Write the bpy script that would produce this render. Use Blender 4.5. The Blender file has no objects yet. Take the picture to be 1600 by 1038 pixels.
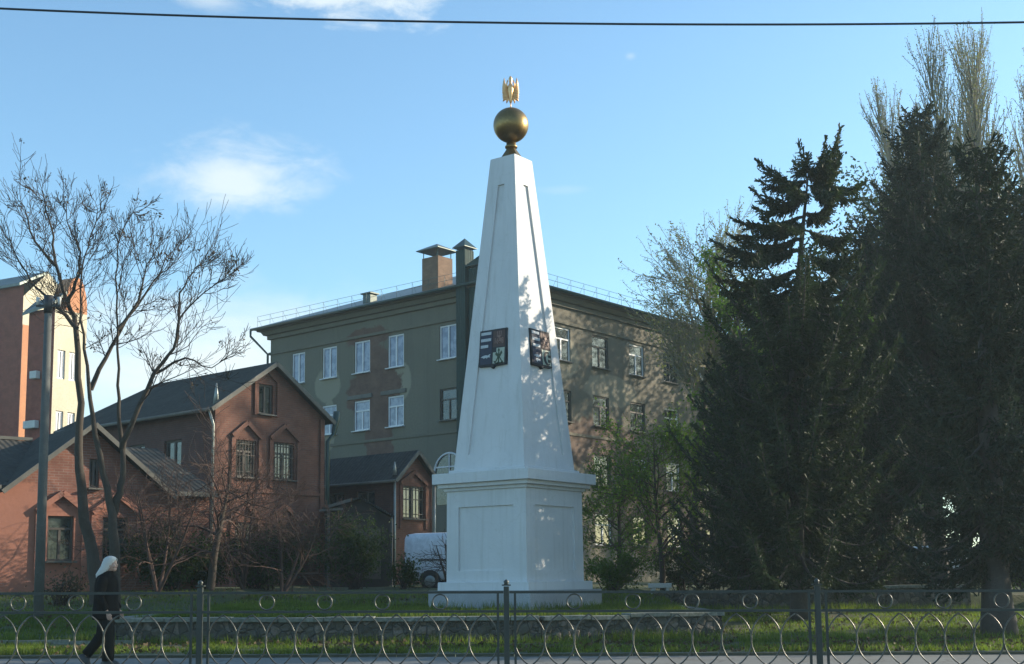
import bpy, bmesh, math, random
import numpy as np
from mathutils import Vector, Matrix, noise as mnoise
R = math.radians
sc = bpy.context.scene
COL = sc.collection

# ------------------------------------------------------------------ camera
F, TILT, ROLL, HOR = 1960.0, R(7.2), R(0.6), 905.0      # in pixels of the 1600 px wide photograph
PPY = HOR - F * math.tan(TILT)
EYE = 1.3
ct, st, cr, sr = math.cos(TILT), math.sin(TILT), math.cos(ROLL), math.sin(ROLL)
cd = bpy.data.cameras.new("camera"); cam = bpy.data.objects.new("camera", cd); COL.objects.link(cam)
sc.camera = cam
cd.sensor_width = 36; cd.lens = 36 * F / 1600
cd.shift_y = (PPY - 519) / 1600
cd.clip_start = 0.1; cd.clip_end = 3000
M = Matrix(((cr, sr, 0, 0), (sr * st, -cr * st, -ct, 0), (-sr * ct, cr * ct, -st, EYE), (0, 0, 0, 1)))
cam.matrix_world = M

def ray(px, py):
    x = px - 800; y = -(py - PPY)
    X = x * cr + y * sr; Y = -x * sr + y * cr
    return (X, F * ct - Y * st, F * st + Y * ct)
def at(px, py, Y):
    d = ray(px, py); k = Y / d[1]
    return Vector((d[0] * k, Y, EYE + d[2] * k))

# ------------------------------------------------------------------ light
SUN_AZ = R(17.5)      # measured from +X towards +Y
SUN_EL = R(20)
sd = Vector((math.cos(SUN_AZ) * math.cos(SUN_EL), math.sin(SUN_AZ) * math.cos(SUN_EL), math.sin(SUN_EL)))
ld = bpy.data.lights.new("sun", 'SUN'); ld.energy = 5.0; ld.angle = R(0.5); ld.color = (1.0, 0.86, 0.66)
lo = bpy.data.objects.new("sun", ld); COL.objects.link(lo)
lo.rotation_euler = (-sd).to_track_quat('-Z', 'Y').to_euler(); lo.location = (30, 10, 30)

w = bpy.data.worlds.new("World"); sc.world = w; w.use_nodes = True
nt = w.node_tree; nt.nodes.clear()
def N(t, **k):
    n = nt.nodes.new(t)
    for a, b in k.items(): setattr(n, a, b)
    return n
def LK(a, b): nt.links.new(a, b)
sky = N('ShaderNodeTexSky', sky_type='NISHITA', sun_disc=False)
sky.sun_elevation = SUN_EL; sky.sun_rotation = math.pi / 2 - SUN_AZ
sky.air_density = 1.0; sky.dust_density = 0.8; sky.ozone_density = 0.9; sky.altitude = 100
tc = N('ShaderNodeTexCoord')
bg = N('ShaderNodeBackground'); bg.inputs[1].default_value = 0.15
out = N('ShaderNodeOutputWorld')
def mth(op, a, b=None, clamp=False):
    n = N('ShaderNodeMath', operation=op); n.use_clamp = clamp
    for i, v in enumerate((a, b)):
        if v is None: continue
        if isinstance(v, (int, float)): n.inputs[i].default_value = v
        else: LK(v, n.inputs[i])
    return n.outputs[0]
nz = N('ShaderNodeTexNoise'); nz.inputs['Scale'].default_value = 19; nz.inputs['Detail'].default_value = 9; nz.inputs['Distortion'].default_value = 0.35
nz.inputs['Roughness'].default_value = 0.62
mp = N('ShaderNodeMapping'); mp.inputs['Scale'].default_value = (1, 1, 2.2)
LK(tc.outputs['Generated'], mp.inputs[0]); LK(mp.outputs[0], nz.inputs[0])
tint = N('ShaderNodeMix', data_type='RGBA', blend_type='MULTIPLY'); tint.inputs[0].default_value = 1; LK(sky.outputs[0], tint.inputs[6]); tint.inputs[7].default_value = (0.74, 0.975, 1.06, 1)
prev = tint.outputs[2]
def cloud(px, py, rx, ry, rot, amt, warp=0.9):
    global prev
    c = Vector(ray(px, py)).normalized()
    rt = Vector((cr, sr * st, -sr * ct)); rt = (rt - c * rt.dot(c)).normalized(); up = rt.cross(-c) * -1
    up = Vector((0, 0, 1)); up = (up - c * up.dot(c)).normalized()
    a = (rt * math.cos(rot) + up * math.sin(rot)) / (rx / F); b = (up * math.cos(rot) - rt * math.sin(rot)) / (ry / F)
    sb = N('ShaderNodeVectorMath', operation='SUBTRACT'); LK(tc.outputs['Generated'], sb.inputs[0]); sb.inputs[1].default_value = c
    res = []
    for v in (a, b):
        d = N('ShaderNodeVectorMath', operation='DOT_PRODUCT'); LK(sb.outputs[0], d.inputs[0]); d.inputs[1].default_value = v
        res.append(mth('POWER', mth('ABSOLUTE', d.outputs['Value']), 2.0))
    r = mth('SQRT', mth('ADD', res[0], res[1]))
    r = mth('ADD', r, mth('MULTIPLY', mth('SUBTRACT', nz.outputs[0], 0.5), -warp * 2))
    m = N('ShaderNodeMapRange', interpolation_type='SMOOTHSTEP')
    LK(r, m.inputs[0]); m.inputs[1].default_value = 1.25; m.inputs[2].default_value = 0.0
    m.inputs[3].default_value = 0; m.inputs[4].default_value = amt
    mx = N('ShaderNodeMix', data_type='RGBA'); LK(m.outputs[0], mx.inputs[0]); LK(prev, mx.inputs[6])
    mx.inputs[7].default_value = CLOUDC
    prev = mx.outputs[2]
CLOUDC = (3.9, 4.2, 4.2, 1)
cloud(375, 276, 135, 62, R(4), 0.72, 1.05)
cloud(545, -8, 150, 40, R(0), 0.75, 2.0)
cloud(330, 0, 50, 18, 0, 0.45)
cloud(340, 570, 300, 130, R(0), 0.85, 0.5)
cloud(60, 600, 300, 130, R(0), 0.4, 0.5)
cloud(985, 88, 10, 7, 0, 0.25, 0.5)
cloud(880, 297, 50, 7, 0, 0.12)
LK(prev, bg.inputs[0]); LK(bg.outputs[0], out.inputs[0])

sc.view_settings.view_transform = 'Standard'; sc.view_settings.look = 'None'
sc.view_settings.gamma = 1; sc.view_settings.use_curve_mapping = False
sc.view_settings.exposure = 0.8
sc.render.engine = 'CYCLES'

# ------------------------------------------------------------------ materials
def new_mat(name):
    m = bpy.data.materials.new(name); m.use_nodes = True
    t = m.node_tree; t.nodes.clear()
    o = t.nodes.new('ShaderNodeOutputMaterial'); b = t.nodes.new('ShaderNodeBsdfPrincipled')
    t.links.new(b.outputs[0], o.inputs[0])
    return m, t, b, o
def tnode(t, ty, **k):
    n = t.nodes.new(ty)
    for a, v in k.items(): setattr(n, a, v)
    return n
def col4(c): return (c[0], c[1], c[2], 1)
def mix(t, fac, a, b, blend='MIX'):
    n = tnode(t, 'ShaderNodeMix', data_type='RGBA', blend_type=blend)
    for i, v in ((0, fac), (6, a), (7, b)):
        if isinstance(v, (int, float)): n.inputs[i].default_value = v
        elif isinstance(v, tuple): n.inputs[i].default_value = col4(v)
        else: t.links.new(v, n.inputs[i])
    return n.outputs[2]
def noise_f(t, vec, scale, detail=4, rough=0.6, lo=0.4, hi=0.6, dim='3D'):
    n = tnode(t, 'ShaderNodeTexNoise'); n.inputs['Scale'].default_value = scale
    n.inputs['Detail'].default_value = detail; n.inputs['Roughness'].default_value = rough
    if vec is not None: t.links.new(vec, n.inputs[0])
    m = tnode(t, 'ShaderNodeMapRange'); m.inputs[1].default_value = lo; m.inputs[2].default_value = hi
    t.links.new(n.outputs[0], m.inputs[0])
    return m.outputs[0], n.outputs[0]
def bump(t, b, h, strength=0.3, dist=0.02):
    n = tnode(t, 'ShaderNodeBump'); n.inputs['Strength'].default_value = strength; n.inputs['Distance'].default_value = dist
    t.links.new(h, n.inputs['Height']); t.links.new(n.outputs[0], b.inputs['Normal'])
def surf(name, c1, c2=None, scale=3, rough=0.8, metal=0.0, bmp=0.2, fine=25, c3=None, coord='Object', lo=0.35, hi=0.65):
    m, t, b, o = new_mat(name)
    c2 = c2 or tuple(x * 0.75 for x in c1)
    v = tnode(t, 'ShaderNodeTexCoord').outputs[coord]
    f, _ = noise_f(t, v, scale, 5, 0.65, lo, hi)
    c = mix(t, f, c1, c2)
    f2, raw = noise_f(t, v, fine, 3, 0.6, 0.35, 0.65)
    c = mix(t, f2, c, c3 or tuple((x + y) * 0.42 for x, y in zip(c1, c2)))
    t.links.new(c, b.inputs['Base Color'])
    b.inputs['Roughness'].default_value = rough; b.inputs['Metallic'].default_value = metal
    if bmp: bump(t, b, raw, bmp, 0.01)
    return m
MAT = {}
MAT['white'] = surf('white_paint', (0.50, 0.51, 0.525), (0.43, 0.445, 0.46), 0.9, 0.75, 0, 0.25, 60, (0.46, 0.47, 0.485))
MAT['block'] = surf('grey_white_paint', (0.36, 0.38, 0.41), (0.27, 0.28, 0.30), 1.2, 0.8, 0, 0.3, 40)
MAT['gold'] = surf('aged_gold', (0.30, 0.205, 0.085), (0.19, 0.125, 0.05), 2.5, 0.38, 0.9, 0.1, 20)
MAT['goldfig'] = surf('bright_gold', (0.95, 0.60, 0.28), (0.80, 0.42, 0.18), 5, 0.42, 0.5, 0.1, 20)
MAT['fence'] = surf('fence_green_paint', (0.020, 0.028, 0.027), (0.035, 0.042, 0.038), 6, 0.42, 0.0, 0.15, 60)
MAT['ring'] = surf('worn_fence_metal', (0.03, 0.034, 0.03), (0.16, 0.155, 0.13), 9, 0.35, 0.3, 0.1, 50)
MAT['asphalt'] = surf('asphalt', (0.055, 0.055, 0.058), (0.04, 0.04, 0.042), 0.7, 0.9, 0, 0.5, 60)
MAT['pave'] = surf('pavement', (0.155, 0.165, 0.16), (0.115, 0.12, 0.12), 0.8, 0.9, 0, 0.3, 30)
MAT['kerb'] = surf('kerb_concrete', (0.14, 0.15, 0.13), (0.09, 0.10, 0.08), 2, 0.9)
MAT['coping'] = surf('coping_concrete', (0.24, 0.25, 0.225), (0.12, 0.13, 0.105), 3, 0.9, 0, 0.5, 14, (0.10, 0.11, 0.085))
MAT['ptrim'] = surf('cream_trim', (0.17, 0.16, 0.135), (0.09, 0.088, 0.078), 2)
MAT['whitewood'] = surf('white_window_paint', (0.75, 0.76, 0.78), (0.6, 0.6, 0.62), 4, 0.5)
MAT['oldwood'] = surf('dark_window_wood', (0.10, 0.085, 0.07), (0.055, 0.045, 0.04), 4, 0.6)
MAT['greymetal'] = surf('grey_roof_metal', (0.16, 0.19, 0.18), (0.10, 0.13, 0.12), 0.6, 0.5, 0.4, 0.15, 8)
MAT['greenmetal'] = surf('dark_green_duct_metal', (0.018, 0.045, 0.04), (0.03, 0.06, 0.05), 1, 0.38, 0.2, 0.1, 8)
MAT['capmetal'] = surf('pale_cap_metal', (0.38, 0.40, 0.38), (0.22, 0.24, 0.22), 2, 0.45, 0.5)
MAT['concpole'] = surf('pole_concrete', (0.115, 0.12, 0.115), (0.075, 0.08, 0.075), 2.5, 0.85, 0, 0.4, 30)
MAT['bark'] = surf('bark', (0.075, 0.06, 0.045), (0.035, 0.028, 0.022), 5, 0.95, 0, 0.8, 30)
MAT['twig'] = surf('twig_bark', (0.05, 0.036, 0.028), (0.028, 0.02, 0.017), 3, 0.9, 0, 0.2, 30)
MAT['redtwig'] = surf('reddish_twig_bark', (0.10, 0.055, 0.040), (0.05, 0.032, 0.026), 2, 0.9, 0, 0.2, 30)
MAT['paletwig'] = surf('pale_twig_bark', (0.24, 0.22, 0.16), (0.16, 0.15, 0.11), 2, 0.9, 0, 0.2, 30)
MAT['sprbark'] = surf('spruce_bark', (0.085, 0.075, 0.07), (0.045, 0.04, 0.038), 4, 0.95, 0, 0.8, 25)
MAT['carwhite'] = surf('white_car_paint', (0.72, 0.74, 0.78), (0.62, 0.64, 0.68), 1, 0.3, 0, 0.02, 8)
MAT['cargrey'] = surf('silver_car_paint', (0.45, 0.48, 0.52), (0.4, 0.42, 0.46), 1, 0.28, 0.4, 0.02, 8)
MAT['rubber'] = surf('rubber', (0.02, 0.02, 0.02), (0.035, 0.035, 0.035), 4, 0.8)
MAT['blackpl'] = surf('black_plastic', (0.025, 0.025, 0.027), (0.035, 0.035, 0.035), 4, 0.5)
MAT['cloth'] = surf('black_cloth', (0.007, 0.007, 0.007), (0.012, 0.011, 0.011), 6, 0.9, 0, 0.5, 50)
MAT['trouser'] = surf('dark_trouser_cloth', (0.009, 0.010, 0.009), (0.014, 0.015, 0.014), 6, 0.9, 0, 0.4, 50)
MAT['skin'] = surf('skin', (0.50, 0.33, 0.25), (0.42, 0.26, 0.20), 8, 0.55, 0, 0.1, 60)
MAT['lips'] = surf('lips', (0.36, 0.13, 0.12), (0.3, 0.1, 0.1), 8, 0.5)
MAT['shieldframe'] = surf('black_shield_paint', (0.008, 0.010, 0.016), (0.014, 0.016, 0.024), 3, 0.7)
MAT['navy'] = surf('navy_shield_paint', (0.030, 0.040, 0.075), (0.022, 0.030, 0.055), 3, 0.7)
MAT['maroon'] = surf('maroon_shield_paint', (0.085, 0.045, 0.042), (0.065, 0.036, 0.034), 3, 0.7)
MAT['silver'] = surf('silver_paint', (0.50, 0.53, 0.56), (0.42, 0.45, 0.48), 5, 0.6)
MAT['palegreen'] = surf('pale_cream_shield_paint', (0.42, 0.46, 0.38), (0.36, 0.40, 0.33), 5, 0.6)
MAT['greenpaint'] = surf('green_emblem_paint', (0.035, 0.075, 0.035), (0.03, 0.05, 0.03), 5, 0.6)
MAT['rose'] = surf('dull_rose_gilding', (0.28, 0.16, 0.13), (0.2, 0.12, 0.1), 5, 0.6)
MAT['redcone'] = surf('pale_slab_stone', (0.5, 0.5, 0.48), (0.4, 0.4, 0.38), 5, 0.8)
MAT['wire'] = surf('cable_rubber', (0.03, 0.04, 0.05), (0.02, 0.03, 0.04), 2, 0.6)
MAT['unit'] = surf('white_unit_plastic', (0.6, 0.6, 0.58), (0.5, 0.5, 0.48), 3, 0.5)
def painted(name, c1, c2, dirt):
    m, t, b, o = new_mat(name); v = tnode(t, 'ShaderNodeTexCoord').outputs['Object']
    f, _ = noise_f(t, v, 0.9, 5, .65, .35, .65); c = mix(t, f, c1, c2)
    mp_ = tnode(t, 'ShaderNodeMapping'); mp_.inputs['Scale'].default_value = (5, 5, .28); t.links.new(v, mp_.inputs[0])
    f, _ = noise_f(t, mp_.outputs[0], 1.6, 6, .7, .52, .82); c = mix(t, f, c, tuple((a + 2 * d) / 3 for a, d in zip(c1, dirt)))
    f, _ = noise_f(t, v, 2.3, 8, .75, .60, .70); c = mix(t, f, c, tuple((a + d) / 2 for a, d in zip(c1, dirt)))
    vo_ = tnode(t, 'ShaderNodeTexVoronoi', feature='DISTANCE_TO_EDGE'); vo_.inputs['Scale'].default_value = .55
    nz_ = tnode(t, 'ShaderNodeTexNoise'); nz_.inputs['Scale'].default_value = 3; nz_.inputs['Detail'].default_value = 6; t.links.new(v, nz_.inputs[0])
    ad = tnode(t, 'ShaderNodeVectorMath', operation='MULTIPLY_ADD'); t.links.new(nz_.outputs['Color'], ad.inputs[0]); ad.inputs[1].default_value = (.5, .5, .5); t.links.new(v, ad.inputs[2])
    t.links.new(ad.outputs[0], vo_.inputs[0]); mr_ = tnode(t, 'ShaderNodeMapRange'); t.links.new(vo_.outputs[0], mr_.inputs[0]); mr_.inputs[1].default_value = .002; mr_.inputs[2].default_value = .006; mr_.inputs[3].default_value = .25; mr_.inputs[4].default_value = 0
    c = mix(t, mr_.outputs[0], c, dirt)
    t.links.new(c, b.inputs['Base Color']); b.inputs['Roughness'].default_value = .8
    _, raw = noise_f(t, v, 14, 6, .7); bump(t, b, raw, .35, .02); return m
MAT['white'] = painted('weathered_white_paint', (0.60, 0.605, 0.615), (0.55, 0.56, 0.57), (0.40, 0.40, 0.38))
# hair
m, t, b, o = new_mat('silver_hair')
wv = tnode(t, 'ShaderNodeTexWave', wave_type='BANDS', bands_direction='X'); wv.inputs['Scale'].default_value = 30; wv.inputs['Distortion'].default_value = 3
t.links.new(tnode(t, 'ShaderNodeTexCoord').outputs['Object'], wv.inputs[0])
t.links.new(mix(t, wv.outputs[0], (0.66, 0.66, 0.63), (0.36, 0.35, 0.33)), b.inputs['Base Color']); b.inputs['Roughness'].default_value = 0.55
bump(t, b, wv.outputs[0], 0.5, 0.01); MAT['hair'] = m

for k_ in ('cloth', 'trouser'):
    MAT[k_].node_tree.nodes['Principled BSDF'].inputs['Specular IOR Level'].default_value = 0.1
t = MAT['pave'].node_tree; b = t.nodes['Principled BSDF']; v = tnode(t, 'ShaderNodeTexCoord').outputs['Object']
cur = b.inputs['Base Color'].links[0].from_socket
nz_ = tnode(t, 'ShaderNodeTexNoise'); nz_.inputs['Scale'].default_value = 2.5; nz_.inputs['Detail'].default_value = 7; t.links.new(v, nz_.inputs[0])
ad = tnode(t, 'ShaderNodeVectorMath', operation='MULTIPLY_ADD'); t.links.new(nz_.outputs['Color'], ad.inputs[0]); ad.inputs[1].default_value = (.6, .6, .6); t.links.new(v, ad.inputs[2])
vo_ = tnode(t, 'ShaderNodeTexVoronoi', feature='DISTANCE_TO_EDGE'); vo_.inputs['Scale'].default_value = .6; t.links.new(ad.outputs[0], vo_.inputs[0])
mr_ = tnode(t, 'ShaderNodeMapRange'); t.links.new(vo_.outputs[0], mr_.inputs[0]); mr_.inputs[1].default_value = .004; mr_.inputs[2].default_value = .014; mr_.inputs[3].default_value = .7; mr_.inputs[4].default_value = 0
cur = mix(t, mr_.outputs[0], cur, (0.05, 0.05, 0.045)); f_, _ = noise_f(t, v, .5, 7, .7, .5, .68); cur = mix(t, f_, cur, (0.10, 0.098, 0.085))
t.links.new(cur, b.inputs['Base Color'])

def glass(name, c, c2):
    m, t, b, o = new_mat(name)
    v = tnode(t, 'ShaderNodeTexCoord').outputs['Object']
    f, _ = noise_f(t, v, 2.3, 3, 0.6, 0.42, 0.58)
    t.links.new(mix(t, f, c, c2), b.inputs['Base Color'])
    b.inputs['Roughness'].default_value = 0.07; b.inputs['IOR'].default_value = 1.5
    b.inputs['Coat Weight'].default_value = 0.4
    g, raw = noise_f(t, v, 1.1, 1, 0.5); bump(t, b, raw, 0.12, 0.02)
    return m
MAT['glass'] = glass('window_glass_curtained', (0.22, 0.24, 0.32), (0.10, 0.12, 0.19))  # blue-grey base colour stands for curtains and reflected sky
MAT['darkglass'] = glass('dark_window_glass', (0.012, 0.015, 0.014), (0.05, 0.055, 0.05))
MAT['carglass'] = glass('car_glass', (0.02, 0.025, 0.03), (0.03, 0.04, 0.05))

def brick(name, c1, c2, mortar, plaster=None, pscale=0.4, plo=0.5, phi=0.55, rough=0.85, blobs=(), bc=None, streak=True):
    """brick wall; plaster = colours of a render coat covering most of it (uv in metres)"""
    m, t, b, o = new_mat(name)
    uv = tnode(t, 'ShaderNodeUVMap').outputs[0]
    br = tnode(t, 'ShaderNodeTexBrick'); t.links.new(uv, br.inputs[0])
    br.inputs['Color1'].default_value = col4(c1); br.inputs['Color2'].default_value = col4(c2); br.inputs['Mortar'].default_value = col4(mortar)
    br.inputs['Scale'].default_value = 1; br.inputs['Brick Width'].default_value = 0.26; br.inputs['Row Height'].default_value = 0.078
    br.inputs['Mortar Size'].default_value = 0.009; br.inputs['Mortar Smooth'].default_value = 0.3; br.inputs['Bias'].default_value = -0.1
    f, _ = noise_f(t, uv, 1.3, 5, 0.7, 0.35, 0.68)
    c = mix(t, f, br.outputs[0], tuple(x * 0.55 for x in c1))
    hgt = br.outputs['Fac']
    inv = tnode(t, 'ShaderNodeMath', operation='SUBTRACT'); inv.inputs[0].default_value = 1; t.links.new(hgt, inv.inputs[1]); hgt = inv.outputs[0]
    if plaster:
        fp, raw = noise_f(t, uv, 0.35, 6, 0.6, 0.4, 0.62)
        pc = mix(t, fp, plaster[0], plaster[1])
        f3, r3 = noise_f(t, uv, 9, 4, 0.6, 0.3, 0.7)
        pc = mix(t, f3, pc, tuple(x * 0.8 for x in plaster[0]))
        if streak:
            mp_ = tnode(t, 'ShaderNodeMapping'); mp_.inputs['Scale'].default_value = (1.6, 0.09, 1); t.links.new(uv, mp_.inputs[0])
            fs, _ = noise_f(t, mp_.outputs[0], 0.6, 5, 0.75, 0.52, 0.85)
            pc = mix(t, fs, pc, tuple(x * 0.72 for x in plaster[1]))
        # where the coat is missing: round patches with ragged edges
        wn = tnode(t, 'ShaderNodeTexNoise'); wn.inputs['Scale'].default_value = 0.9; wn.inputs['Detail'].default_value = 6; wn.inputs['Roughness'].default_value = 0.65
        t.links.new(uv, wn.inputs[0])
        def patch(cx, cy, rx, ry, warp=1.4, soft=0.06):
            s = tnode(t, 'ShaderNodeVectorMath', operation='SUBTRACT'); t.links.new(uv, s.inputs[0]); s.inputs[1].default_value = (cx, cy, 0)
            d = tnode(t, 'ShaderNodeVectorMath', operation='MULTIPLY'); t.links.new(s.outputs[0], d.inputs[0]); d.inputs[1].default_value = (1 / rx, 1 / ry, 0)
            l = tnode(t, 'ShaderNodeVectorMath', operation='LENGTH'); t.links.new(d.outputs[0], l.inputs[0])
            a = tnode(t, 'ShaderNodeMath', operation='MULTIPLY_ADD'); t.links.new(wn.outputs[0], a.inputs[0]); a.inputs[1].default_value = warp
            t.links.new(l.outputs['Value'], a.inputs[2])
            mr = tnode(t, 'ShaderNodeMapRange'); t.links.new(a.outputs[0], mr.inputs[0])
            mr.inputs[1].default_value = 1 + warp / 2 - soft; mr.inputs[2].default_value = 1 + warp / 2 + soft; mr.inputs[3].default_value = 1; mr.inputs[4].default_value = 0
            return mr.outputs[0]
        cc = pc
        for (cx, cy, rx, ry, kind) in blobs:
            if kind == 'pale': cc = mix(t, patch(cx, cy, rx, ry, 0.5), cc, (plaster[0][0] * 1.5, plaster[0][1] * 1.5, plaster[0][2] * 1.5))
        for (cx, cy, rx, ry, kind) in blobs:
            if kind == 'brick': cc = mix(t, patch(cx, cy, rx, ry), cc, c)
        c = cc; hgt = r3
    t.links.new(c, b.inputs['Base Color']); b.inputs['Roughness'].default_value = rough
    bump(t, b, hgt, 0.35, 0.012)
    return m
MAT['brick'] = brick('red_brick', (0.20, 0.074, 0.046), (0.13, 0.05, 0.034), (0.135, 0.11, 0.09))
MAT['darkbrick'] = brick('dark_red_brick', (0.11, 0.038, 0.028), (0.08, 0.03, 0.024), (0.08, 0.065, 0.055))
MAT['yellowbrick'] = brick('tan_brick', (0.24, 0.14, 0.085), (0.18, 0.10, 0.062), (0.2, 0.16, 0.12))


def corr(name, c1, c2, freq, rough=0.7, metal=0.0, bmp=0.6):
    """sheet roofing with ribs along v; uv in metres"""
    m, t, b, o = new_mat(name)
    uv = tnode(t, 'ShaderNodeUVMap').outputs[0]
    wv = tnode(t, 'ShaderNodeTexWave', wave_type='BANDS', bands_direction='X'); wv.inputs['Scale'].default_value = freq; t.links.new(uv, wv.inputs[0])
    f, _ = noise_f(t, uv, 0.8, 6, 0.7, 0.35, 0.65)
    c = mix(t, f, c1, c2)
    f2, _ = noise_f(t, uv, 6, 3, 0.6, 0.5, 0.7); c = mix(t, f2, c, tuple(x * 1.25 for x in c1))
    t.links.new(c, b.inputs['Base Color']); b.inputs['Roughness'].default_value = rough; b.inputs['Metallic'].default_value = metal
    bump(t, b, wv.outputs[0], bmp, 0.04)
    return m
MAT['slate'] = corr('corrugated_slate_sheet', (0.052, 0.050, 0.044), (0.030, 0.029, 0.026), 1.6, 0.95)
MAT['slate'].node_tree.nodes['Principled BSDF'].inputs['Specular IOR Level'].default_value = 0.2
MAT['seam'] = corr('standing_seam_metal', (0.17, 0.20, 0.19), (0.11, 0.14, 0.13), 0.5, 0.45, 0.5, 0.3)
MAT['duct'] = corr('ribbed_green_metal', (0.010, 0.034, 0.028), (0.007, 0.024, 0.020), 2.2, 0.8, 0.0, 0.5)

def leafmat(name, ca, cb, trans=0.35, rough=0.6):
    m, t, b, o = new_mat(name)
    g = tnode(t, 'ShaderNodeNewGeometry')
    c = mix(t, g.outputs['Random Per Island'], ca, cb)
    v = tnode(t, 'ShaderNodeTexCoord').outputs['Object']
    f, _ = noise_f(t, v, 0.8, 3, 0.6, 0.35, 0.65)
    c = mix(t, f, c, tuple(x * 0.6 for x in ca))
    t.links.new(c, b.inputs['Base Color']); b.inputs['Roughness'].default_value = rough; b.inputs['Specular IOR Level'].default_value = 0.12
    if trans:
        tr = tnode(t, 'ShaderNodeBsdfTranslucent'); t.links.new(mix(t, 1.0, c, (1.3, 1.5, 0.5), 'MULTIPLY'), tr.inputs[0])
        mx = tnode(t, 'ShaderNodeMixShader'); mx.inputs[0].default_value = trans
        t.links.new(b.outputs[0], mx.inputs[1]); t.links.new(tr.outputs[0], mx.inputs[2]); t.links.new(mx.outputs[0], o.inputs[0])
    return m
MAT['needle'] = leafmat('spruce_needles', (0.028, 0.044, 0.024), (0.048, 0.066, 0.036), 0.15)
MAT['needle2'] = leafmat('dense_spruce_needles', (0.027, 0.040, 0.027), (0.044, 0.058, 0.038), 0.10)
MAT['leaf'] = leafmat('spring_leaves', (0.085, 0.15, 0.024), (0.05, 0.10, 0.018), 0.45)
MAT['darkleaf'] = leafmat('dark_hedge_leaves', (0.035, 0.06, 0.018), (0.055, 0.075, 0.022), 0.3)
MAT['bud'] = leafmat('pale_buds', (0.20, 0.21, 0.13), (0.14, 0.15, 0.09), 0.4)
MAT['dryleaf'] = leafmat('dry_brown_seed_clusters', (0.11, 0.08, 0.045), (0.05, 0.038, 0.025), 0.1)
MAT['blade'] = leafmat('grass_blades', (0.095, 0.145, 0.030), (0.185, 0.21, 0.05), 0.45)

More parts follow.
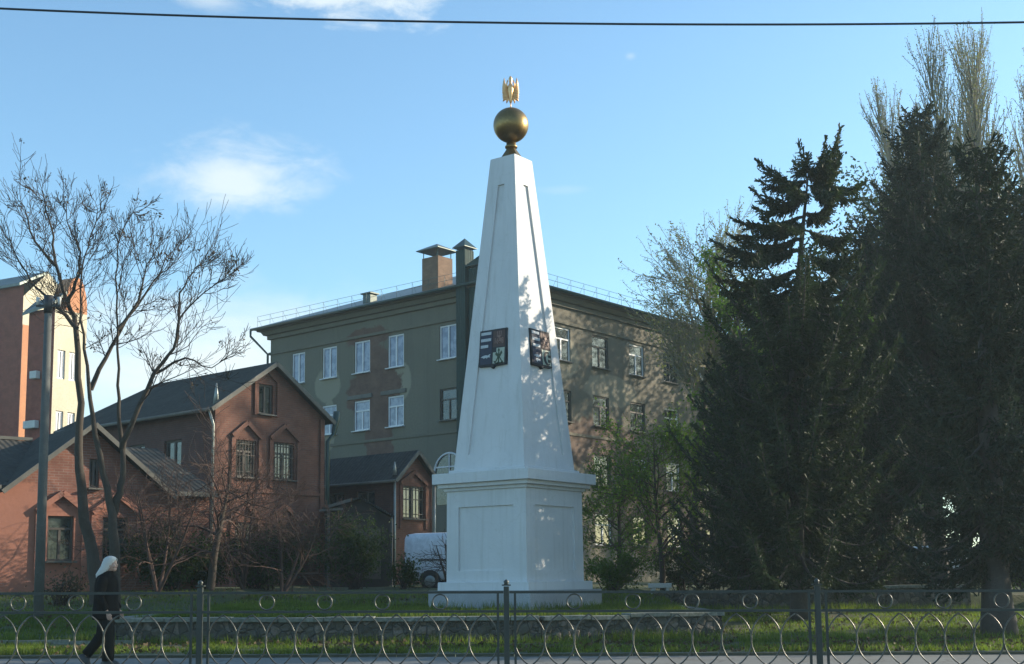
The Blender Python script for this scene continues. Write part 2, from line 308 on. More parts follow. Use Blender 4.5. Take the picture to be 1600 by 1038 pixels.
# ------------------------------------------------------------------ mesh helpers
class MB:
    def __init__(s): s.v = []; s.f = []; s.uv = []; s.sm = []
    def face(s, pts, uv=None, smooth=False):
        k = len(s.v); s.v += [tuple(p) for p in pts]; s.f.append(tuple(range(k, k + len(pts))))
        s.uv.append(uv or [(0, 0)] * len(pts)); s.sm.append(smooth)
    def box(s, c, size, rz=0, M=None):
        hx, hy, hz = size[0] / 2, size[1] / 2, size[2] / 2
        m = M or Matrix.Rotation(rz, 4, 'Z'); c = Vector(c)
        P = [c + (m.to_3x3() @ Vector((x * hx, y * hy, z * hz))) for z in (-1, 1) for x, y in ((-1, -1), (1, -1), (1, 1), (-1, 1))]
        dims = [(2 * hx, 2 * hy), (2 * hx, 2 * hy), (2 * hx, 2 * hz), (2 * hy, 2 * hz), (2 * hx, 2 * hz), (2 * hy, 2 * hz)]
        for q, (a, b) in zip(((3, 2, 1, 0), (4, 5, 6, 7), (0, 1, 5, 4), (1, 2, 6, 5), (2, 3, 7, 6), (3, 0, 4, 7)), dims):
            s.face([P[i] for i in q], [(0, 0), (a, 0), (a, b), (0, b)])
    def bar(s, a, b, w=0.03, h=None, up=(0, 0, 1)):
        a, b = Vector(a), Vector(b); d = (b - a); L = d.length; d.normalize()
        u = Vector(up)
        if abs(d.dot(u)) > 0.99: u = Vector((0, 1, 0))
        x = d.cross(u).normalized(); y = x.cross(d)
        m = Matrix((x, y, d)).transposed().to_4x4()
        s.box((a + b) / 2, (w, h or w, L), M=m)
    def tube(s, pts, rad, n=6, cap=True, smooth=True):
        pts = [Vector(p) for p in pts]
        if not hasattr(rad, '__len__'): rad = [rad] * len(pts)
        k = len(s.v); ref = None
        for i, p in enumerate(pts):
            d = (pts[min(i + 1, len(pts) - 1)] - pts[max(i - 1, 0)])
            if d.length < 1e-9: d = Vector((0, 0, 1))
            d.normalize()
            if ref is None:
                ref = Vector((0, 0, 1)) if abs(d.z) < 0.9 else Vector((1, 0, 0))
            x = d.cross(ref)
            if x.length < 1e-4: x = d.orthogonal()
            x.normalize(); y = x.cross(d); y.normalize(); ref = y
            for j in range(n):
                a = 2 * math.pi * j / n
                s.v.append(tuple(p + (x * math.cos(a) + y * math.sin(a)) * rad[i]))
        for i in range(len(pts) - 1):
            for j in range(n):
                a = k + i * n + j; b = k + i * n + (j + 1) % n
                s.f.append((a, b, b + n, a + n)); s.uv.append([(j / n, i), ((j + 1) / n, i), ((j + 1) / n, i + 1), (j / n, i + 1)]); s.sm.append(smooth)
        if cap:
            s.f.append(tuple(k + j for j in range(n))[::-1]); s.uv.append([(0, 0)] * n); s.sm.append(False)
            e = k + (len(pts) - 1) * n
            s.f.append(tuple(e + j for j in range(n))); s.uv.append([(0, 0)] * n); s.sm.append(False)
    def rings(s, rings, smooth=True, cap=True):
        """loft of closed rings with the same count"""
        k = len(s.v); n = len(rings[0])
        for r in rings: s.v += [tuple(p) for p in r]
        for i in range(len(rings) - 1):
            for j in range(n):
                a = k + i * n + j; b = k + i * n + (j + 1) % n
                s.f.append((a, b, b + n, a + n)); s.uv.append([(j / n, i), ((j + 1) / n, i), ((j + 1) / n, i + 1), (j / n, i + 1)]); s.sm.append(smooth)
        if cap:
            s.f.append(tuple(k + j for j in range(n))[::-1]); s.uv.append([(0, 0)] * n); s.sm.append(False)
            e = k + (len(rings) - 1) * n
            s.f.append(tuple(e + j for j in range(n))); s.uv.append([(0, 0)] * n); s.sm.append(False)
    def lathe(s, prof, c, n=32, smooth=True):
        c = Vector(c)
        s.rings([[c + Vector((r * math.cos(2 * math.pi * j / n), r * math.sin(2 * math.pi * j / n), z)) for j in range(n)] for r, z in prof], smooth)
    def prism(s, pts2, fr, d0, d1):
        """polygon in the (x,z) plane of a frame (matrix, local y = depth) from depth d0 to d1"""
        A = [fr @ Vector((x, d0, z)) for x, z in pts2]; B = [fr @ Vector((x, d1, z)) for x, z in pts2]
        s.face(A, [(x, z) for x, z in pts2]); s.face(B[::-1], [(x, z) for x, z in pts2][::-1])
        n = len(A)
        for i in range(n):
            j = (i + 1) % n
            s.face([A[j], A[i], B[i], B[j]], [(0, 0), (1, 0), (1, 1), (0, 1)])
    def build(s, name, mat, parent=None, clips=(), weld=False, bevel=0):
        me = bpy.data.meshes.new(name); me.from_pydata(s.v, [], s.f)
        uvl = me.uv_layers.new(name='UVMap')
        flat = [c for f in s.uv for p in f for c in p]
        uvl.data.foreach_set('uv', flat)
        me.polygons.foreach_set('use_smooth', s.sm)
        if clips or weld or bevel:
            bm = bmesh.new(); bm.from_mesh(me)
            if weld or bevel: bmesh.ops.remove_doubles(bm, verts=bm.verts, dist=1e-4)
            for co, no in clips:
                bmesh.ops.bisect_plane(bm, geom=bm.verts[:] + bm.edges[:] + bm.faces[:], plane_co=co, plane_no=no, clear_outer=True)
            if bevel:
                ed = [e for e in bm.edges if len(e.link_faces) == 2 and e.calc_face_angle(0) > 0.5]
                bmesh.ops.bevel(bm, geom=ed, offset=bevel, segments=2, affect='EDGES', profile=0.5)
            bm.to_mesh(me); bm.free()
        me.materials.append(MAT[mat] if isinstance(mat, str) else mat)
        o = bpy.data.objects.new(name, me); COL.objects.link(o)
        if parent is not None:
            o.parent = parent; o.matrix_parent_inverse = parent.matrix_world.inverted()
        return o
def tag(o, label=None, cat=None, group=None, kind=None):
    if label: o['label'] = label
    if cat: o['category'] = cat
    if group: o['group'] = group
    if kind: o['kind'] = kind
    return o
def thing(name, label, cat, loc=(0, 0, 0), rz=0, group=None):
    o = bpy.data.objects.new(name, None); COL.objects.link(o); o.empty_display_size = 0.3
    o.location = loc; o.rotation_euler = (0, 0, rz)
    o.matrix_world = Matrix.Translation(loc) @ Matrix.Rotation(rz, 4, 'Z')
    return tag(o, label, cat, group)
def quads(name, C, U, V, mat, parent=None):
    """mesh of many quads: centres C, half axes U, V  (n,3)"""
    n = len(C)
    P = np.empty((n, 4, 3), np.float32)
    P[:, 0] = C - U - V; P[:, 1] = C + U - V; P[:, 2] = C + U + V; P[:, 3] = C - U + V
    me = bpy.data.meshes.new(name)
    me.vertices.add(n * 4); me.vertices.foreach_set('co', P.ravel())
    me.loops.add(n * 4); me.loops.foreach_set('vertex_index', np.arange(n * 4, dtype=np.int32))
    me.polygons.add(n); me.polygons.foreach_set('loop_start', np.arange(0, n * 4, 4, dtype=np.int32))
    me.update(calc_edges=True)
    me.materials.append(MAT[mat] if isinstance(mat, str) else mat)
    o = bpy.data.objects.new(name, me); COL.objects.link(o)
    if parent is not None: o.parent = parent; o.matrix_parent_inverse = parent.matrix_world.inverted()
    return o
def leaves(name, C, size, mat, parent, seed=1, aspect=0.55):
    rs = np.random.RandomState(seed); n = len(C); C = np.asarray(C, np.float32)
    a = rs.normal(size=(n, 3)); a /= np.linalg.norm(a, axis=1)[:, None]
    b = np.cross(a, rs.normal(size=(n, 3))); b /= np.linalg.norm(b, axis=1)[:, None]
    s = size * rs.uniform(0.55, 1.25, (n, 1))
    return quads(name, C, a * s * 0.5, b * s * 0.5 * aspect, mat, parent)

# ------------------------------------------------------------------ ground
def interp(y, tab):
    for (a, b), (c, d) in zip(tab, tab[1:]):
        if y <= c: return b + (d - b) * max(0, (y - a)) / (c - a)
    return tab[-1][1]
TL = [(21.5, 0.04), (24, 0.12), (30, 0.6), (36, 1.0), (60, 1.15), (300, 1.6)]
TM = [(21.5, 0.04), (25.05, 0.10), (25.3, 0.5), (30, 0.58), (40, 0.95), (60, 1.15), (300, 1.6)]
TR = [(21.5, 0.04), (26, 0.16), (35.1, 0.40), (35.5, 0.80), (44, 0.95), (60, 1.1), (300, 1.6)]
def smooth(e0, e1, x):
    t = min(1, max(0, (x - e0) / (e1 - e0))); return t * t * (3 - 2 * t)
def front(x):   # front line of the low stone planter
    return 25.0 + max(0, x - 0.5) * 0.42
def h(x, y):
    dx = front(x) - 25.0
    zl = interp(y, TL); zr = interp(y, TR)
    zm = interp(y - dx if y < 27 + dx else y, TM)
    a = smooth(-7.95, -7.65, x); b = smooth(4.05, 4.35, x)
    z = zl * (1 - a) + zm * a
    z = z * (1 - b) + zr * b
    if y > 24: z += 0.05 * mnoise.noise(Vector((x * 0.4, y * 0.4, 0)))
    return z - 0.006 * max(-12, min(14, x))
mb = MB()
xs = [-260, -180, -120, -80, -60, -45, -36, -30] + [(-26 + i * 0.5) for i in range(0, 34)] + [-9 + i * 0.25 for i in range(0, 60)] + [6 + i * 0.5 for i in range(0, 40)] + [27, 32, 40, 55, 80, 120, 180, 260]
xs = sorted(set(round(x, 3) for x in xs))
ys = [21.5 + i * 0.25 for i in range(60)] + [36.5 + i * 0.75 for i in range(20)] + [52, 56, 62, 70, 80, 95, 120, 160, 220, 320, 600]
V = [[(x, y, h(x, y)) for x in xs] for y in ys]
nx = len(xs); mb.v = [p for r in V for p in r]
for j in range(len(ys) - 1):
    for i in range(nx - 1):
        a = j * nx + i; mb.f.append((a, a + 1, a + 1 + nx, a + nx)); mb.uv.append([(0, 0)] * 4); mb.sm.append(True)
m, t, b, o = new_mat('lawn_soil')
v = tnode(t, 'ShaderNodeTexCoord').outputs['Object']
f1, _ = noise_f(t, v, 0.55, 5, 0.6, 0.42, 0.60); f2, r2 = noise_f(t, v, 14, 4, 0.7, 0.35, 0.65)
c = mix(t, f1, (0.045, 0.070, 0.020), (0.095, 0.078, 0.045)); c = mix(t, f2, c, (0.03, 0.05, 0.012))
t.links.new(c, b.inputs['Base Color']); b.inputs['Roughness'].default_value = 0.95; bump(t, b, r2, 0.8, 0.05)
MAT['lawn'] = m
tag(mb.build('lawn_ground', 'lawn'), kind='structure')
def sheet(name, mat, x0, x1, y0, y1, z, slope=-0.006):
    q = MB(); n = 24
    for i in range(n):
        a = x0 + (x1 - x0) * i / n; bb = x0 + (x1 - x0) * (i + 1) / n
        za = z + slope * max(-12, min(14, a)); zb = z + slope * max(-12, min(14, bb))
        q.face([(a, y0, za), (bb, y0, zb), (bb, y1, zb), (a, y1, za)])
    return tag(q.build(name, mat), kind='structure')
sheet('pavement', 'pave', -120, 120, 11.75, 21.53, 0.0)
sheet('road', 'asphalt', -120, 120, -14, 11.6, -0.15)
q = MB()
for i in range(60):
    x = -60 + i * 2; z = -0.006 * max(-12, min(14, x + 1)); q.box((x + 0.995, 11.68, z - 0.09), (1.985, 0.155, 0.2))
tag(q.build('kerb', 'kerb'), kind='structure')
q = MB()
for i in range(90):
    x = -45 + i * 1.0; z = -0.006 * max(-12, min(14, x + .5)); q.box((x + 0.5, 21.6, z - 0.01), (0.99, 0.09, 0.13))
tag(q.build('pavement_edging', 'kerb'), kind='structure')
# white lawn edging left
q = MB()
for i in range(9):
    x = -17 + i * 1.15; y = 23.6 + 0.05 * i; q.box((x, y, h(x, y) + 0.03), (1.13, 0.08, 0.10), rz=R(2.5))
tag(q.build('lawn_edging', 'coping'), kind='structure')

# grass blades
rs = np.random.RandomState(5)
def grass(name, n, regions, hgt, mat='blade'):
    C = []
    for (x0, x1, y0, y1, wgt, hh) in regions:
        k = int(n * wgt); X = rs.uniform(x0, x1, k); Y = rs.uniform(y0, y1, k)
        C += [(x, y, h(x, y), hh) for x, y in zip(X, Y) if mnoise.noise(Vector((x * 0.9, y * 0.9, 3))) > -0.28]
    C = np.array(C); n = len(C)
    hh = C[:, 3] * rs.uniform(0.5, 1.3, n); ang = rs.uniform(0, 2 * np.pi, n)
    lean = rs.normal(0, 0.3, (n, 2)) * hh[:, None]
    P = np.empty((n, 3, 3), np.float32); wd = 0.011
    P[:, 0] = C[:, :3] + np.stack([np.cos(ang) * wd, np.sin(ang) * wd, -0.01 + 0 * ang], 1)
    P[:, 1] = C[:, :3] - np.stack([np.cos(ang) * wd, np.sin(ang) * wd, 0.01 + 0 * ang], 1)
    P[:, 2] = C[:, :3] + np.stack([lean[:, 0], lean[:, 1], hh], 1)
    me = bpy.data.meshes.new(name); me.vertices.add(n * 3); me.vertices.foreach_set('co', P.ravel())
    me.loops.add(n * 3); me.loops.foreach_set('vertex_index', np.arange(n * 3, dtype=np.int32))
    me.polygons.add(n); me.polygons.foreach_set('loop_start', np.arange(0, n * 3, 3, dtype=np.int32)); me.update(calc_edges=True)
    me.materials.append(MAT[mat]); o = bpy.data.objects.new(name, me); COL.objects.link(o)
    return tag(o, 'short green spring grass covering the lawn around the obelisk', 'grass', kind='stuff')
grass('grass', 110000, [(-7.6, 4.2, 25.25, 25.7, .03, .2), (-13, 13, 21.62, 21.8, .035, .13), (-12, 13, 24.2, 24.85, .04, .16), (4.3, 13, 33.5, 35, .03, .22), (-2, 2, 27.6, 28.6, .01, .25), (-11.5, -7.8, 21.7, 30, 0.12, 0.07), (-7.6, 3.9, 25.6, 31, 0.36, 0.12), (-7.6, 6, 30, 38, 0.14, 0.12), (-9.5, 11, 21.65, 24.6, 0.26, 0.06), (4.4, 14, 24, 35, 0.22, 0.07), (-16, -7.8, 26, 36, 0.08, 0.08)], 0.1)

C_ = []
for _ in range(5200):
    x = rs.uniform(-12, 13); y = rs.choice([rs.uniform(21.7, 24.9), rs.uniform(25.5, 36)])
    if mnoise.noise(Vector((x * .5, y * .5, 9))) > -.1: C_.append((x, y, h(x, y) + rs.uniform(.01, .07)))
tag(leaves('fallen_leaves', C_, .075, 'dryleaf', None, 77, .6), 'brown fallen leaves scattered over the lawn', 'leaves', kind='stuff')
# ------------------------------------------------------------------ obelisk
OA = R(-36.5); OX, OY = 0.05, 30.0
def zob(py): return at(806, py, OY).z
ob = thing('obelisk', 'tall white tapering obelisk on a panelled pedestal standing on the raised lawn', 'obelisk', (OX, OY, 0.5), OA)
fr = Matrix.Translation((OX, OY, 0)) @ Matrix.Rotation(OA, 4, 'Z')
def sqring(sz, z): return [fr @ Vector((x * sz / 2, y * sz / 2, z)) for x, y in ((-1, -1), (1, -1), (1, 1), (-1, 1))]
def frustum(mb, s0, z0, s1, z1):
    A = sqring(s0, z0); B = sqring(s1, z1)
    for i in range(4):
        j = (i + 1) % 4; mb.face([A[i], A[j], B[j], B[i]])
    mb.face(A[::-1]); mb.face(B)
K = 1.399   # projected width of a unit square at this turn
def wof(px_w): return px_w / (F / OY) / K
zb0 = 0.42
q = MB(); frustum(q, wof(270), zb0, wof(269), zob(922)); q.build('foundation_block', 'block', ob, bevel=0.012)
q = MB(); frustum(q, wof(241), zob(922), wof(240), zob(909)); q.build('plinth', 'white', ob, bevel=0.012)
# pedestal / shaft faces with a recessed panel
def panelled(mb, s0, z0, s1, z1, pw0, pw1, pz0, pz1, rec=0.05):
    for k in range(4):
        rot = Matrix.Rotation(k * math.pi / 2, 4, 'Z'); f2 = fr @ rot
        def pt(u, z, d=0.0):
            f = (z - z0) / (z1 - z0); half = (s0 + (s1 - s0) * f) / 2
            return f2 @ Vector((u, -half + d, z))
        h0, h1 = s0 / 2, s1 / 2
        a, b_, c_, d_ = pt(-h0, z0), pt(h0, z0), pt(h1, z1), pt(-h1, z1)
        i0, i1, i2, i3 = (-pw0 / 2, pz0), (pw0 / 2, pz0), (pw1 / 2, pz1), (-pw1 / 2, pz1)
        I = [pt(*x) for x in (i0, i1, i2, i3)]; J = [pt(x[0], x[1], rec) for x in (i0, i1, i2, i3)]
        mb.face([a, b_, I[1], I[0]]); mb.face([b_, c_, I[2], I[1]]); mb.face([c_, d_, I[3], I[2]]); mb.face([d_, a, I[0], I[3]])
        for x in range(4):
            y = (x + 1) % 4; mb.face([I[x], I[y], J[y], J[x]])
        mb.face(J)
    mb.face([fr @ Vector((x * s1 / 2, y * s1 / 2, z1)) for x, y in ((-1, -1), (1, -1), (1, 1), (-1, 1))])
    mb.face([fr @ Vector((x * s0 / 2, y * s0 / 2, z0)) for x, y in ((-1, -1), (-1, 1), (1, 1), (1, -1))])
sp = wof(213); zp0, zp1 = zob(909), zob(769)
q = MB(); panelled(q, sp, zp0, sp * 0.99, zp1, sp * 0.69, sp * 0.69, zob(892), zob(794), 0.045); q.build('pedestal', 'white', ob)
q = MB(); frustum(q, wof(220), zob(769), wof(222), zob(764)); frustum(q, wof(238), zob(764) , wof(240), zob(758)); frustum(q, wof(257), zob(758), wof(257), zob(742)); q.build('cornice', 'white', ob, bevel=0.008)
q = MB(); frustum(q, wof(205), zob(742), wof(204), zob(736)); q.build('shaft_base', 'white', ob, bevel=0.008)
s0, s1 = wof(189), wof(67); zs0, zs1 = zob(736), zob(251)
q = MB(); panelled(q, s0, zs0, s1, zs1, s0 * 0.60, s1 * 0.26 * 1.0, zob(713), zob(295), 0.045); q.build('shaft', 'white', ob)
zt = zs1; cx, cy = OX, OY
def lat(name, prof, n=40, mat='gold'):
    q = MB(); q.lathe(prof, (cx, cy, 0), n); return q.build(name, mat, ob)
px = F / OY; zc = zob(196); rb = 28.6 / px
q = MB(); n8 = 8
q.rings([[Vector((cx + r * math.cos(a), cy + r * math.sin(a), z)) for a in [OA + math.pi / 8 + k * math.pi / 4 for k in range(8)]] for r, z in
         ((0.30, zt), (0.28, zt + 0.05), (0.11, zt + 0.30), (0.10, zt + 0.33))], smooth=False)
q.build('ball_support', 'gold', ob)
lat('collar', [(0.11, zt + 0.31), (0.15, zt + 0.32), (0.155, zt + 0.36), (0.12, zt + 0.38), (0.12, zt + 0.45)], 24)
lat('ball', [(max(0.001, rb * math.sin(a)), zc - rb * math.cos(a)) for a in [math.pi * i / 32 for i in range(33)]], 56)
# gilded winged figure on a thin rod
zf0, zf1 = zc + rb - 0.02, zob(118)
fig = MB()
fig.tube([(cx, cy, zf0), (cx, cy, zf0 + 0.2)], 0.014, 8)
H = zf1 - zf0
prof = [(0.02, .17), (.05, .24), (.045, .34), (.07, .46), (.085, .58), (.07, .70), (.035, .77), (.05, .84), (.055, .90), (.03, .96), (.004, .985)]
fig.lathe([(r * 0.85, zf0 + f * H) for r, f in prof], (cx, cy, 0), 14)
for sx in (-1, 1):
    fig.tube([(cx + sx * 0.05, cy, zf0 + .60 * H), (cx + sx * .10, cy - .03, zf0 + .7 * H), (cx + sx * .07, cy - .03, zf0 + .84 * H)], [.025, .02, .015], 8)
    for k in range(9):
        f = k / 8; base = Vector((cx + sx * (0.03 + .02 * f), cy + 0.01, zf0 + (0.36 + .26 * f) * H))
        tip = Vector((cx + sx * (0.10 + .11 * math.sin(1.0 + f * 1.6)), cy + .02 + 0.01 * k, zf0 + (.24 + .72 * f) * H + 0.01 * (k % 2)))
        mid = (base + tip) / 2 + Vector((sx * 0.055, 0, -.01))
        fig.tube([base, mid, tip], [0.016, 0.034, 0.010], 7)
    fig.tube([(cx + sx * .04, cy, zf0 + .32 * H), (cx + sx * .09, cy - .02, zf0 + .25 * H), (cx + sx * .10, cy, zf0 + .17 * H)], [.025, .03, .008], 7)
fig.build('winged_figure', 'goldfig', ob)
# shields with the old coat of arms
def shield(k, second):
    rot = Matrix.Rotation(k * math.pi / 2, 4, 'Z')
    zbot, ztop = zob(579), zob(523)
    fmid = ((zbot + ztop) / 2 - zs0) / (zs1 - zs0); half = (s0 + (s1 - s0) * fmid) / 2
    lean = math.atan((s0 - s1) / 2 / (zs1 - zs0))
    f2 = fr @ rot @ Matrix.Translation((0, -half + 0.045, (zbot + ztop) / 2)) @ Matrix.Rotation(-lean, 4, 'X')
    W, Hh = 0.80, (ztop - zbot)
    w2, h2 = W / 2, Hh / 2
    def pr(name, pts, mat, d0, d1, parent):
        q = MB(); q.prism(pts, f2, d0, d1); return q.build(name, mat, parent)
    def rect(x0, x1, z0, z1): return [(x0, z0), (x1, z0), (x1, z1), (x0, z1)]
    fo = pr('shield', [(-w2, -h2), (-0.06, -h2 - 0.01), (0, -h2 - 0.07), (0.06, -h2 - 0.01), (w2, -h2), (w2, h2), (-w2, h2)], 'shieldframe', -0.085, 0.0, ob)
    e = 0.04
    pr('blue_field', rect(-w2 + e, -0.02, -h2 + e, h2 - e), 'navy', -0.092, -0.080, fo)
    pr('red_field', rect(0.005, w2 - e, 0.0, h2 - e), 'maroon', -0.092, -0.080, fo)
    pr('cream_field', ([(0.02, -h2 + e), (w2 - e, -h2 + e), (w2 - e, -0.03), (0.12, -0.03), (0.12, -0.13), (0.02, -0.13)] if not second else rect(0.02, w2 - e, -h2 + e, -0.03)), 'palegreen', -0.092, -0.080, fo)
    q = MB()
    for zz, ww in ((0.36, 0.30), (0.20, 0.30), (0.04, 0.22 if not second else 0.30)):
        zz = zz * Hh / 0.90; q = MB(); q.prism(rect(-w2 + 0.05, -w2 + 0.05 + ww, zz - 0.035, zz + 0.035), f2, -0.102, -0.088); q.build('silver_bar', 'silver', fo)
    # fish
    q = MB(); zz = -0.22; q.prism([(-.34, zz), (-.28, zz + .03), (-.20, zz + .045), (-.12, zz + .03), (-.08, zz + .055), (-.05, zz + .06), (-.07, zz + .02), (-.06, zz - .02), (-.12, zz - .01), (-.16, zz - .04), (-.19, zz - .015), (-.25, zz - .035), (-.26, zz - .015)], f2, -0.102, -0.088)
    q.build('silver_fish', 'silver', fo); q = MB()
    if second: q.prism([(-.28, zz - .08), (-.2, zz - .05), (-.08, zz - .09), (-.12, zz - .13), (-.16, zz - .10), (-.22, zz - .15)], f2, -0.102, -0.088)
    if second: q.build('silver_fish', 'silver', fo)
    q = MB()   # trident
    xc, zc_ = 0.19, 0.30
    for dx in (-0.055, 0, 0.055): q.prism(rect(xc + dx - 0.012, xc + dx + 0.012, zc_ - 0.05, zc_ + 0.075), f2, -0.102, -0.088)
    q.prism([(xc - .067, zc_ - .05), (xc, zc_ - .09), (xc + .067, zc_ - .05), (xc + .067, zc_ - .03), (xc - .067, zc_ - .03)], f2, -0.103, -0.088)
    q.build('trident', 'rose', fo)
    tcv = bpy.data.curves.new('year', 'FONT'); tcv.body = '1698'; tcv.size = 0.19; tcv.extrude = 0.006; tcv.align_x = 'CENTER'; tcv.align_y = 'CENTER'; tcv.offset = 0.004
    to = bpy.data.objects.new('year', tcv); COL.objects.link(to); bpy.context.view_layer.update()
    me = bpy.data.meshes.new_from_object(to.evaluated_get(bpy.context.evaluated_depsgraph_get())); COL.objects.unlink(to); bpy.data.objects.remove(to)
    me.transform(f2 @ Matrix.Translation((0.185, -0.097, 0.135)) @ Matrix.Diagonal((0.75, 1, 1, 1)) @ Matrix.Rotation(math.pi / 2, 4, 'X'))
    me.materials.clear(); me.materials.append(MAT['rose'])
    yo = bpy.data.objects.new('year', me); COL.objects.link(yo); yo.parent = fo
    q = MB()
    if not second:   # green sprig over crossed stems
        xc, zc_ = 0.195, -0.23
        def stroke(pts, wd):
            q.tube([f2 @ Vector((x, -0.095, z)) for x, z in pts], wd, 6)
        stroke([(xc, zc_ - .17), (xc, zc_ + .16)], .014); stroke([(xc, zc_), (xc + .09, zc_ - .12), (xc + .12, zc_ - .17)], .013); stroke([(xc, zc_), (xc - .07, zc_ - .12), (xc - .12, zc_ - .15)], .013)
        stroke([(xc - .13, zc_ - .12), (xc - .06, zc_ - .18), (xc, zc_ - .15)], .014); stroke([(xc + .13, zc_ - .14), (xc + .06, zc_ - .18), (xc, zc_ - .15)], .014)
        for dx, dz in ((-.07, .05), (.075, .07), (0, .14), (.04, .02), (-.035, .02)):
            q.prism([(xc + dx - .03, zc_ + dz), (xc + dx, zc_ + dz - .04), (xc + dx + .03, zc_ + dz), (xc + dx, zc_ + dz + .05)], f2, -0.103, -0.088)
        q.build('green_sprig', 'greenpaint', fo)
    else:
        xc, zc_ = 0.21, -0.23; out_, inn = [], []
        for i in range(13):
            a = R(55 + 250 * i / 12); out_.append((xc + .145 * math.cos(a), zc_ + .17 * math.sin(a)))
            inn.append((xc + .035 + .10 * math.cos(a), zc_ + .13 * math.sin(a)))
        q.prism(out_ + inn[::-1], f2, -0.103, -0.088)
        q.prism(rect(xc + .03, xc + .12, zc_ - .09, zc_ - .02), f2, -0.104, -0.088); q.prism(rect(xc + .05, xc + .13, zc_ + .03, zc_ + .09), f2, -0.104, -0.088)
        q.build('dark_crescent', 'shieldframe', fo)
shield(0, False); shield(1, True)

# ------------------------------------------------------------------ stone walls
m, t, b, o = new_mat('rubble_stone')
v = tnode(t, 'ShaderNodeTexCoord').outputs['Object']
vo = tnode(t, 'ShaderNodeTexVoronoi'); vo.inputs['Scale'].default_value = 6.0; t.links.new(v, vo.inputs[0])
vd = tnode(t, 'ShaderNodeTexVoronoi', feature='DISTANCE_TO_EDGE'); vd.inputs['Scale'].default_value = 6.0; t.links.new(v, vd.inputs[0])
sep = tnode(t, 'ShaderNodeSeparateColor'); t.links.new(vo.outputs['Color'], sep.inputs[0])
c = mix(t, sep.outputs[0], (0.11, 0.095, 0.08), (0.045, 0.042, 0.038)); 
mr = tnode(t, 'ShaderNodeMapRange'); t.links.new(sep.outputs[1], mr.inputs[0]); mr.inputs[1].default_value = 0.75; mr.inputs[2].default_value = 0.8
c = mix(t, mr.outputs[0], c, (0.20, 0.155, 0.13))
mr = tnode(t, 'ShaderNodeMapRange'); t.links.new(vd.outputs[0], mr.inputs[0]); mr.inputs[1].default_value = 0.03; mr.inputs[2].default_value = 0.10; mr.inputs[3].default_value = 1; mr.inputs[4].default_value = 0
c = mix(t, mr.outputs[0], c, (0.052, 0.047, 0.042))
f2_, r2 = noise_f(t, v, 18, 4, 0.7, 0.3, 0.7); c = mix(t, f2_, c, (0.07, 0.07, 0.055))
t.links.new(c, b.inputs['Base Color']); b.inputs['Roughness'].default_value = 0.95
mr2 = tnode(t, 'ShaderNodeMapRange'); t.links.new(vd.outputs[0], mr2.inputs[0]); mr2.inputs[2].default_value = 0.12
bump(t, b, mr2.outputs[0], 0.7, 0.04); MAT['rubble'] = m
def stone_wall(label, pts, ztop, zbase, thick, coping=True, gaps=()):
    t_ = thing('stone_wall', label, 'wall', (pts[0][0], pts[0][1], zbase(*pts[0])))
    q = MB(); cp = MB()
    for (x0, y0), (x1, y1) in zip(pts, pts[1:]):
        L = math.hypot(x1 - x0, y1 - y0); ux, uy = (x1 - x0) / L, (y1 - y0) / L; nx_, ny_ = uy, -ux
        n = max(2, int(L / 0.07)); nzz = 9
        for side in (1, -1):
            grid = []
            for i in range(n + 1):
                s_ = L * i / n; X = x0 + ux * s_; Y = y0 + uy * s_; col_ = []
                for k in range(nzz + 1):
                    zb = zbase(X, Y) - 0.1; zt_ = ztop(X, Y) - 0.015; Z = zb + (zt_ - zb) * k / nzz
                    dd, _p = mnoise.voronoi(Vector((s_ * 4 + x0, Z * 4.5, side * 3.3 + y0)))
                    off = thick / 2 + 0.05 * min(1, (dd[1] - dd[0]) * 2.2) - 0.03 + 0.015 * mnoise.noise(Vector((s_ * 9, Z * 9, side)))
                    col_.append(Vector((X + nx_ * off * side, Y + ny_ * off * side, Z)))
                grid.append(col_)
            k0 = len(q.v)
            for c_ in grid: q.v += [tuple(p) for p in c_]
            for i in range(n):
                for k in range(nzz):
                    a = k0 + i * (nzz + 1) + k; e_ = (a, a + nzz + 1, a + nzz + 2, a + 1)
                    q.f.append(e_ if side == 1 else e_[::-1]); q.uv.append([(0, 0)] * 4); q.sm.append(False)
        for s_ in (0, L):
            X = x0 + ux * s_; Y = y0 + uy * s_; q.box((X, Y, (zbase(X, Y) - 0.1 + ztop(X, Y)) / 2 - .02), (0.03, thick, ztop(X, Y) - zbase(X, Y) + 0.05), rz=math.atan2(uy, ux))
        if coping:
            ss = 0; rr = random.Random(int(x0 * 10) + 7)
            while ss < L - 0.02:
                l_ = min(rr.uniform(0.8, 1.3), L - ss); xm = x0 + ux * (ss + l_ / 2); ym = y0 + uy * (ss + l_ / 2)
                if not any(a <= xm <= b_ for a, b_ in gaps) and l_ > 0.15:
                    cp.box((xm, ym, ztop(xm, ym) + 0.03 + rr.uniform(-.008, .008)), (l_ - 0.015, thick + 0.12, 0.085), rz=math.atan2(uy, ux) + rr.uniform(-.01, .01))
                ss += l_
    q.build('stonework', 'rubble', t_)
    if cp.v: cp.build('coping', 'coping', t_, bevel=0.012)
    return t_
tw = lambda x, y: 0.50 - 0.006 * x + (0.03 if x > 2 else 0)
stone_wall('long low stone planter wall with pale coping in front of the obelisk', [(-7.8, 33), (-7.8, 25.0), (0.5, 25.0), (4.2, 26.55), (4.2, 34.5)], tw,
           lambda x, y: min(0.1, h(x, min(y, front(x) - 0.4))), 0.30)
stone_wall('far rubble wall with broken pale coping behind the sunlit grass under the spruces', [(3.9, 35.2), (12.6, 35.2)], lambda x, y: 0.95 + 0.0 * x, lambda x, y: 0.36, 0.4,
           gaps=[(4.5, 8.6), (10.3, 10.9)])

